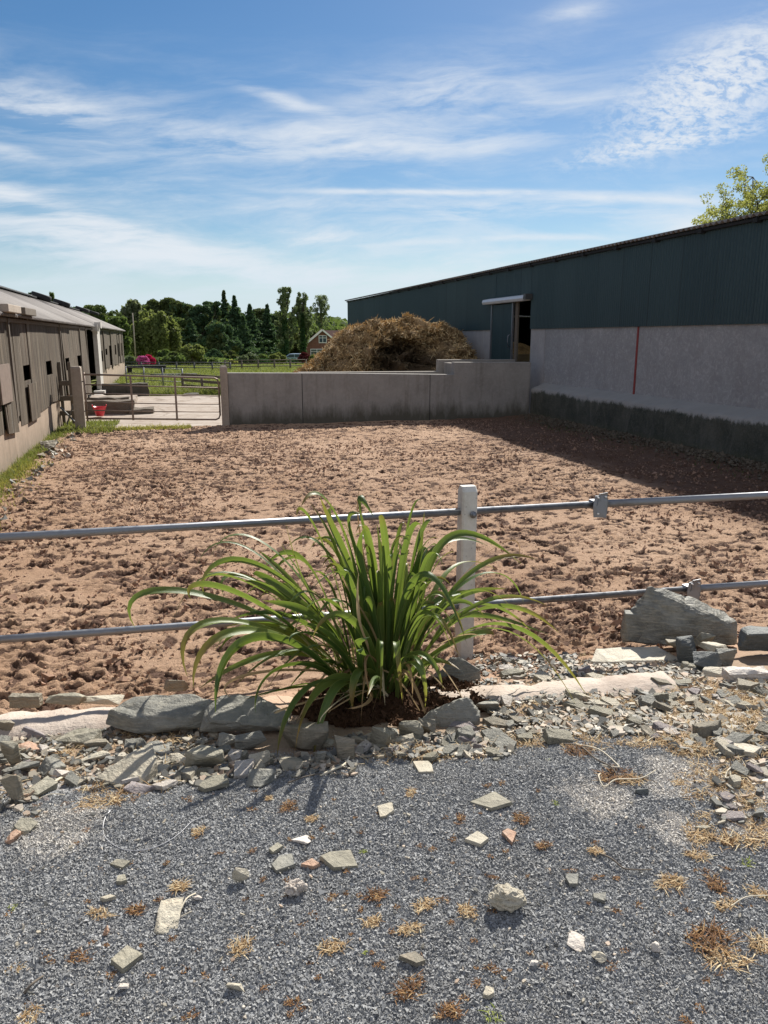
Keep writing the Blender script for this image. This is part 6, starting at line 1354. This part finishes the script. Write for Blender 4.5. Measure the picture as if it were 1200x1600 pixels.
# faint small dry weeds dotted over the gravel, and dry litter on the banks
V_, F_, nb = [], [], 0
for i in range(170):
    px, py = tr.uniform(0, 1200), tr.uniform(1225, 1600); V, F = tuft(px, py, tr.uniform(.012, .035), 'dry', tr, dens=.5); V_.append(V); F_.append(F + nb); nb += len(V)
tag(link('tiny_dry_weeds', npmesh('tiny_dry_weeds', np.concatenate(V_), np.concatenate(F_)), M['drydark']), 'tiny rust coloured dead weeds dotted all over the gravel', 'weeds', kind='stuff')
V_, F_, nb = [], [], 0
for (x0, y0, x1, y1, c) in ((780, 1060, 1200, 1170, 150), (1040, 1062, 1200, 1180, 130), (0, 1150, 340, 1240, 45), (560, 1150, 800, 1190, 20), (1080, 1170, 1200, 1330, 30), (880, 1020, 1060, 1060, 20)):
    for i in range(c):
        px, py = tr.uniform(x0, x1), tr.uniform(y0, y1); V, F = tuft(px, py, tr.uniform(.05, .15), 'dry', tr, dens=.75); V_.append(V); F_.append(F + nb); nb += len(V)
tag(link('dry_litter', npmesh('dry_litter', np.concatenate(V_), np.concatenate(F_)), M['dry']), 'thin dry grass litter caught between the slates of both banks', 'dry grass', kind='stuff')
def stem(name, pts, r0, m, label, cat, up=.006):
    b = MB(); P = []
    for i, (px, py) in enumerate(pts): p = hit(px, py); P.append(p + Vector((0, 0, up + .012 * abs(math.sin(i * 1.7)) * (cat != 'wire'))))
    Q = []
    for i in range(len(P) - 1):
        a = P[max(i - 1, 0)]; b0 = P[i]; c = P[i + 1]; d = P[min(i + 2, len(P) - 1)]
        for k in range(5):
            t = k / 5; Q.append(.5 * ((2 * b0) + (c - a) * t + (2 * a - 5 * b0 + 4 * c - d) * t * t + (3 * b0 - a - 3 * c + d) * t ** 3))
    Q.append(P[-1]); b.tube(Q, [r0 * (1 - .4 * i / len(Q)) for i in range(len(Q))], 6); return tag(b.build('twig' if name == 'dry_stem' else name, M[m]), label, cat)
stem('wire', [(173, 1268), (163, 1285), (162, 1305), (175, 1322), (200, 1331), (235, 1328), (265, 1316), (285, 1300), (300, 1286), (325, 1276)], .0022, 'wire', 'thin grey wire curling in a loop over the gravel at the left', 'wire', .004)
stem('dry_stem', [(60, 1250 + 2), (80, 1248), (102, 1262 - 16)], .002, 'cream', 'fine pale stalk on the gravel near the left rocks', 'stem')
stem('dry_stem', [(876, 1165), (905, 1172), (930, 1190), (955, 1205), (966, 1222)], .0035, 'oldwood', 'upper long dry stem curving over the gravel at the right', 'stem')
stem('dry_stem', [(900, 1165), (935, 1178), (962, 1196), (965, 1206), (940, 1200)], .003, 'cream', 'pale dry stem looping back beside the upper long one', 'stem')
stem('dry_stem', [(938, 1212), (935, 1222), (944, 1234), (962, 1225), (1000, 1222), (1024, 1210)], .003, 'cream', 'curled pale tendril at the lower end of the dry stems', 'stem')
stem('dry_stem', [(936, 1338), (955, 1350), (975, 1362), (1000, 1367), (1018, 1366)], .003, 'oldwood', 'curling brown stem with dark tip on the gravel', 'stem')
stem('dry_stem', [(1132, 1222), (1140, 1208), (1165, 1203), (1200, 1196)], .0035, 'cream', 'bent pale stalk reaching in from the right edge', 'stem')
stem('dry_stem', [(1142, 1420), (1165, 1412), (1200, 1406)], .002, 'cream', 'fine straw stalk near the right edge below', 'stem')
stem('dry_stem', [(500, 1214), (525, 1208), (540, 1196), (552, 1176)], .005, 'cream', 'thick pale curved dry leaf stalk on the gravel edge below the plant', 'stem')
stem('dry_stem', [(450, 1226), (480, 1220), (510, 1212)], .003, 'oldwood', 'brown stalk continuing the thick pale one', 'stem')
stem('dry_stem', [(280, 1430), (292, 1415), (306, 1402)], .003, 'cream', 'straw stick beside the upright slate', 'stem')
stem('dry_stem', [(282, 1436), (300, 1434)], .002, 'cream', 'short straw below the longer stick by the upright slate', 'stem')
stem('dry_stem', [(70, 1240), (88, 1228), (108, 1214)], .007, 'cream', 'pale bleached stick among the left rocks', 'stick')
stem('twig', [(38, 1556), (52, 1548), (68, 1532)], .004, 'oldwood', 'short grey twig near the bottom left corner', 'twig')
stem('dry_stem', [(950, 1120), (948, 1090), (952, 1062)], .0025, 'drydark', 'thin rust coloured stalk in front of the right kerb', 'stem')

# ------------------------------------------------------------------ the strap leaved plant
def plant():
    base0 = hit(600, 1088); bx, by = base0.x, base0.y + .02; g = root('strap_leaved_plant', (bx, by, base0.z)); tag(g, 'bushy green plant with long arching strap leaves in front of the fence', 'plant')
    r = np.random.default_rng(9); Vs, Fs, At = [], [], []; off = 0
    def leaf(P0, P1, P2, P3, w, fold=.35, tw=0.0, kink=None):
        nonlocal off
        n_ = 22; t = np.linspace(0, 1, n_)[:, None]; P = (1 - t) ** 3 * P0 + 3 * (1 - t) ** 2 * t * P1 + 3 * (1 - t) * t * t * P2 + t ** 3 * P3
        T = np.gradient(P, axis=0); T /= np.linalg.norm(T, axis=1)[:, None]
        dirh = P3 - P0; dirh = dirh * np.array([1, 1, 0]); 
        if np.linalg.norm(dirh) < .05: dirh = np.array([0, -1, 0.])
        side = np.cross(dirh / np.linalg.norm(dirh), [0, 0, 1]); side = side / np.linalg.norm(side)
        side = side * math.cos(tw) + np.array([0, 0, 1]) * math.sin(tw) * .5 + dirh * math.sin(tw) * .6
        S = side[None] - T * (T @ side)[:, None]; S /= np.linalg.norm(S, axis=1)[:, None]
        an = tw * 1.5 * t[:, 0]; N = np.cross(S, T); S2 = S * np.cos(an)[:, None] + N * np.sin(an)[:, None]; N2 = np.cross(S2, T)
        prof = np.interp(t[:, 0], [0, .1, .35, .7, .88, .97, 1], [.55, .62, 1, .88, .52, .15, .01]) * w
        rn = r.uniform(0, 1); cols = [-1, -.5, 0, .5, 1]; V = []
        for c in cols: V.append(P + S2 * (c * prof / 2 * (1 if abs(c) < 1 else .96))[:, None] + N2 * (abs(c) * prof * fold * .5)[:, None])
        V = np.stack(V, 1).reshape(-1, 3); F = []
        for i in range(n_ - 1):
            for j in range(4): a = i * 5 + j; F.append((a, a + 1, a + 6, a + 5))
        Vs.append(V); Fs.append(np.array(F) + off); off += len(V)
        At.append(np.stack([np.tile(cols, n_), np.repeat(t[:, 0], 5), np.full(5 * n_, rn)], 1))
    def P3d(px, py, y): v = on_y(px, py, y); return np.array(v)
    # leaves read off the photograph: mid point, tip, depth of mid and tip, width
    Z = lambda zx, zy: (200 + zx * .6, 740 + zy * .6)
    L = [((130, 305), (20, 405), 3.45, 3.4, 3.2), ((340, 175), (212, 226), 3.7, 3.65, 3.0), ((320, 232), (185, 305), 3.6, 3.5, 3.0), ((250, 300), (165, 330), 3.3, 3.25, 3.2), ((270, 270), (205, 325), 3.75, 3.8, 2.6),
         ((240, 385), (155, 530), 3.25, 3.1, 3.4), ((290, 410), (170, 560), 3.15, 3.0, 3.4), ((330, 430), (228, 625), 3.1, 2.95, 4.2), ((350, 400), (235, 470), 3.5, 3.4, 3.0), ((390, 470), (185, 560), 3.3, 3.2, 3.0), ((410, 500), (330, 615), 3.05, 2.9, 3.6), ((470, 560), (388, 738), 2.98, 2.8, 4.2), ((535, 565), (482, 745), 3.0, 2.85, 3.4),
         ((430, 560), (300, 590), 3.2, 3.1, 2.4), ((600, 520), (585, 615), 3.05, 2.95, 3.8), ((530, 90), (450, 88), 3.4, 3.3, 3.6), ((560, 200), (500, 60), 3.6, 3.6, 3.8), ((470, 310), (410, 125), 3.5, 3.45, 3.2), ((600, 85), (640, 112), 3.5, 3.4, 4.2), ((535, 150), (550, 85), 3.7, 3.7, 3.8), ((575, 150), (625, 110), 3.4, 3.3, 3.0),
         ((745, 290), (772, 98), 3.5, 3.55, 3.2), ((665, 290), (648, 130), 3.6, 3.7, 3.0), ((610, 260), (615, 140), 3.3, 3.2, 3.4), ((690, 200), (735, 180), 3.45, 3.4, 3.6), ((830, 170), (1000, 212), 3.6, 3.7, 3.4), ((800, 195), (940, 190), 3.75, 3.9, 3.0), ((915, 265), (1030, 335), 3.4, 3.45, 3.8), ((900, 345), (1050, 410), 3.5, 3.55, 3.4), ((870, 370), (1100, 422), 3.7, 3.8, 3.0),
         ((980, 395), (1195, 578), 3.3, 3.15, 3.4), ((900, 420), (945, 430), 3.3, 3.3, 3.2), ((840, 330), (985, 300), 3.65, 3.7, 3.4), ((770, 260), (885, 450), 3.2, 3.1, 3.0), ((790, 350), (860, 440), 3.1, 3.0, 2.6), ((760, 470), (820, 560), 3.1, 3.0, 2.8), ((745, 480), (770, 570), 3.0, 2.9, 2.4), ((700, 440), (715, 600), 3.0, 2.95, 2.6),
         ((480, 130), (440, 110), 3.7, 3.7, 2.8), ((440, 250), (400, 180), 3.7, 3.7, 2.8), ((390, 290), (330, 260), 3.55, 3.5, 3.2), ((460, 360), (350, 330), 3.2, 3.1, 3.4), ((480, 420), (420, 440), 3.1, 3.0, 3.6), ((570, 270), (475, 305), 3.1, 3.0, 2.8), ((560, 370), (480, 430), 3.0, 2.9, 3.0), ((600, 450), (630, 425), 3.0, 2.9, 3.2),
         ((420, 300), (300, 320), 3.7, 3.8, 2.8), ((450, 220), (350, 250), 3.8, 3.9, 2.8), ((840, 250), (960, 250), 3.85, 4.0, 3.0), ((720, 250), (700, 175), 3.8, 3.9, 3.0)]
    L2 = []
    for (m_, tp, ym, yt, w) in L:
        if r.uniform() < .55: jx, jy = r.normal(0, 22), r.normal(6, 16); L2.append(((m_[0] + jx, m_[1] + jy), (tp[0] + jx * 1.5 + r.normal(0, 14), tp[1] + jy * 1.5 + abs(r.normal(0, 14))), ym + r.normal(0, .1), yt + r.normal(0, .12), w * r.uniform(.65, 1.0)))
    for (m_, tp, ym, yt, w) in L + L2:
        Pm = P3d(*Z(*m_), ym); Pt = P3d(*Z(*tp), yt); ba = r.uniform(-1, 1); dx = np.clip((Pm[0] - bx) * .3, -.14, .14)
        P0 = np.array([bx + dx + r.normal(0, .04), by + np.clip((ym - by) * .3, -.1, .1) + r.normal(0, .03), base0.z - .01 + 0 * ba])
        # bezier through mid at t=.6
        tt = .62; up = P0 + (Pm - P0) * np.array([.28, .28, .75]) + np.array([0, 0, .05])
        B = (Pm - (1 - tt) ** 3 * P0 - 3 * (1 - tt) ** 2 * tt * up - tt ** 3 * Pt) / (3 * (1 - tt) * tt * tt)
        leaf(P0, up, B, Pt, w * .0130, .30 + r.uniform(-.1, .2), r.normal(0, .5))
    # the crowd of leaves inside
    for i in range(76):
        a = r.uniform(0, 6.28) if i % 3 else r.uniform(2.2, 4.6); q = r.uniform(.1, 1) ** .7; Ln = r.uniform(.62, 1.12); sp = q * r.uniform(.2, .95)
        dx, dy = math.cos(a), math.sin(a) * .75
        if dx > .2 and i % 2: sp *= .8
        P0 = np.array([bx + dx * .13 * q + r.normal(0, .03), by + dy * .11 * q, base0.z - .01]); z1 = Ln * math.sqrt(max(.1, 1 - sp * sp)); drop = q * r.uniform(0.05, .6) * Ln
        Pt = np.array([P0[0] + dx * sp * Ln, P0[1] + dy * sp * Ln, base0.z + max(.02, z1 - drop)]); up = P0 + np.array([dx * sp * .15, dy * sp * .15, z1 * .5]); B = np.array([P0[0] + dx * sp * Ln * .55, P0[1] + dy * sp * Ln * .55, base0.z + z1 * .98])
        leaf(P0, up, B, Pt, r.uniform(.022, .041), .3 + r.uniform(-.1, .2), r.normal(0, .6))
    V = np.concatenate(Vs); F = np.concatenate(Fs); me = npmesh('foliage', V, F, True); a_ = me.attributes.new('lf', 'FLOAT_VECTOR', 'POINT'); a_.data.foreach_set('vector', np.concatenate(At).astype(np.float32).ravel())
    link('foliage', me, M['strap'], g)
    # dead leaves
    Vs.clear(); Fs.clear(); At.clear(); off = 0
    for (m_, tp, ym, yt, w) in [((575, 590), (520, 622), 3.0, 2.95, 1.8), ((600, 110), (632, 0), 3.55, 3.6, 1.0), ((590, 330), (555, 250), 3.25, 3.3, 2.0), ((610, 400), (600, 260), 3.1, 3.2, 2.0), ((340, 520), (270, 585), 3.1, 3.0, 1.8), ((440, 600), (400, 620), 3.0, 2.95, 1.4), ((880, 420), (905, 465), 3.1, 3.05, 1.2), ((630, 590), (560, 610), 2.98, 2.9, 1.6), ((960, 190), (1015, 235), 3.8, 3.9, .8), ((730, 500), (740, 590), 3.0, 2.95, 1.3), ((540, 600), (500, 650), 2.95, 2.9, 1.2), ((620, 480), (640, 600), 2.98, 2.92, 1.2)]:
        Pm = P3d(*Z(*m_), ym); Pt = P3d(*Z(*tp), yt); P0 = np.array([bx + r.normal(0, .05), by - .03, base0.z]); up = P0 + (Pm - P0) * np.array([.3, .3, .8]); tt = .62
        B = (Pm - (1 - tt) ** 3 * P0 - 3 * (1 - tt) ** 2 * tt * up - tt ** 3 * Pt) / (3 * (1 - tt) * tt * tt); leaf(P0, up, B, Pt, w * .012, .5, r.normal(0, 1))
    for i in range(34):
        a = r.uniform(0, 6.28); P0 = np.array([bx + r.normal(0, .06), by + r.normal(0, .05), base0.z]); Ln = r.uniform(.2, .55); P1 = P0 + np.array([math.cos(a) * Ln * .3, math.sin(a) * Ln * .3, Ln * .7]); Pt = P0 + np.array([math.cos(a) * Ln, math.sin(a) * Ln, r.uniform(-.05, .15)]); leaf(P0, P1, (P1 + Pt) / 2 + np.array([0, 0, .05]), Pt, r.uniform(.008, .02), .5, r.normal(0, 1))
    tag(link('dead_leaf', npmesh('dead_leaf', np.concatenate(Vs), np.concatenate(Fs), True), M['dry'], g), 'brown and orange dead leaves among the green')
plant()
for o in list(bpy.data.objects):
    if o.name == 'tuft': pass
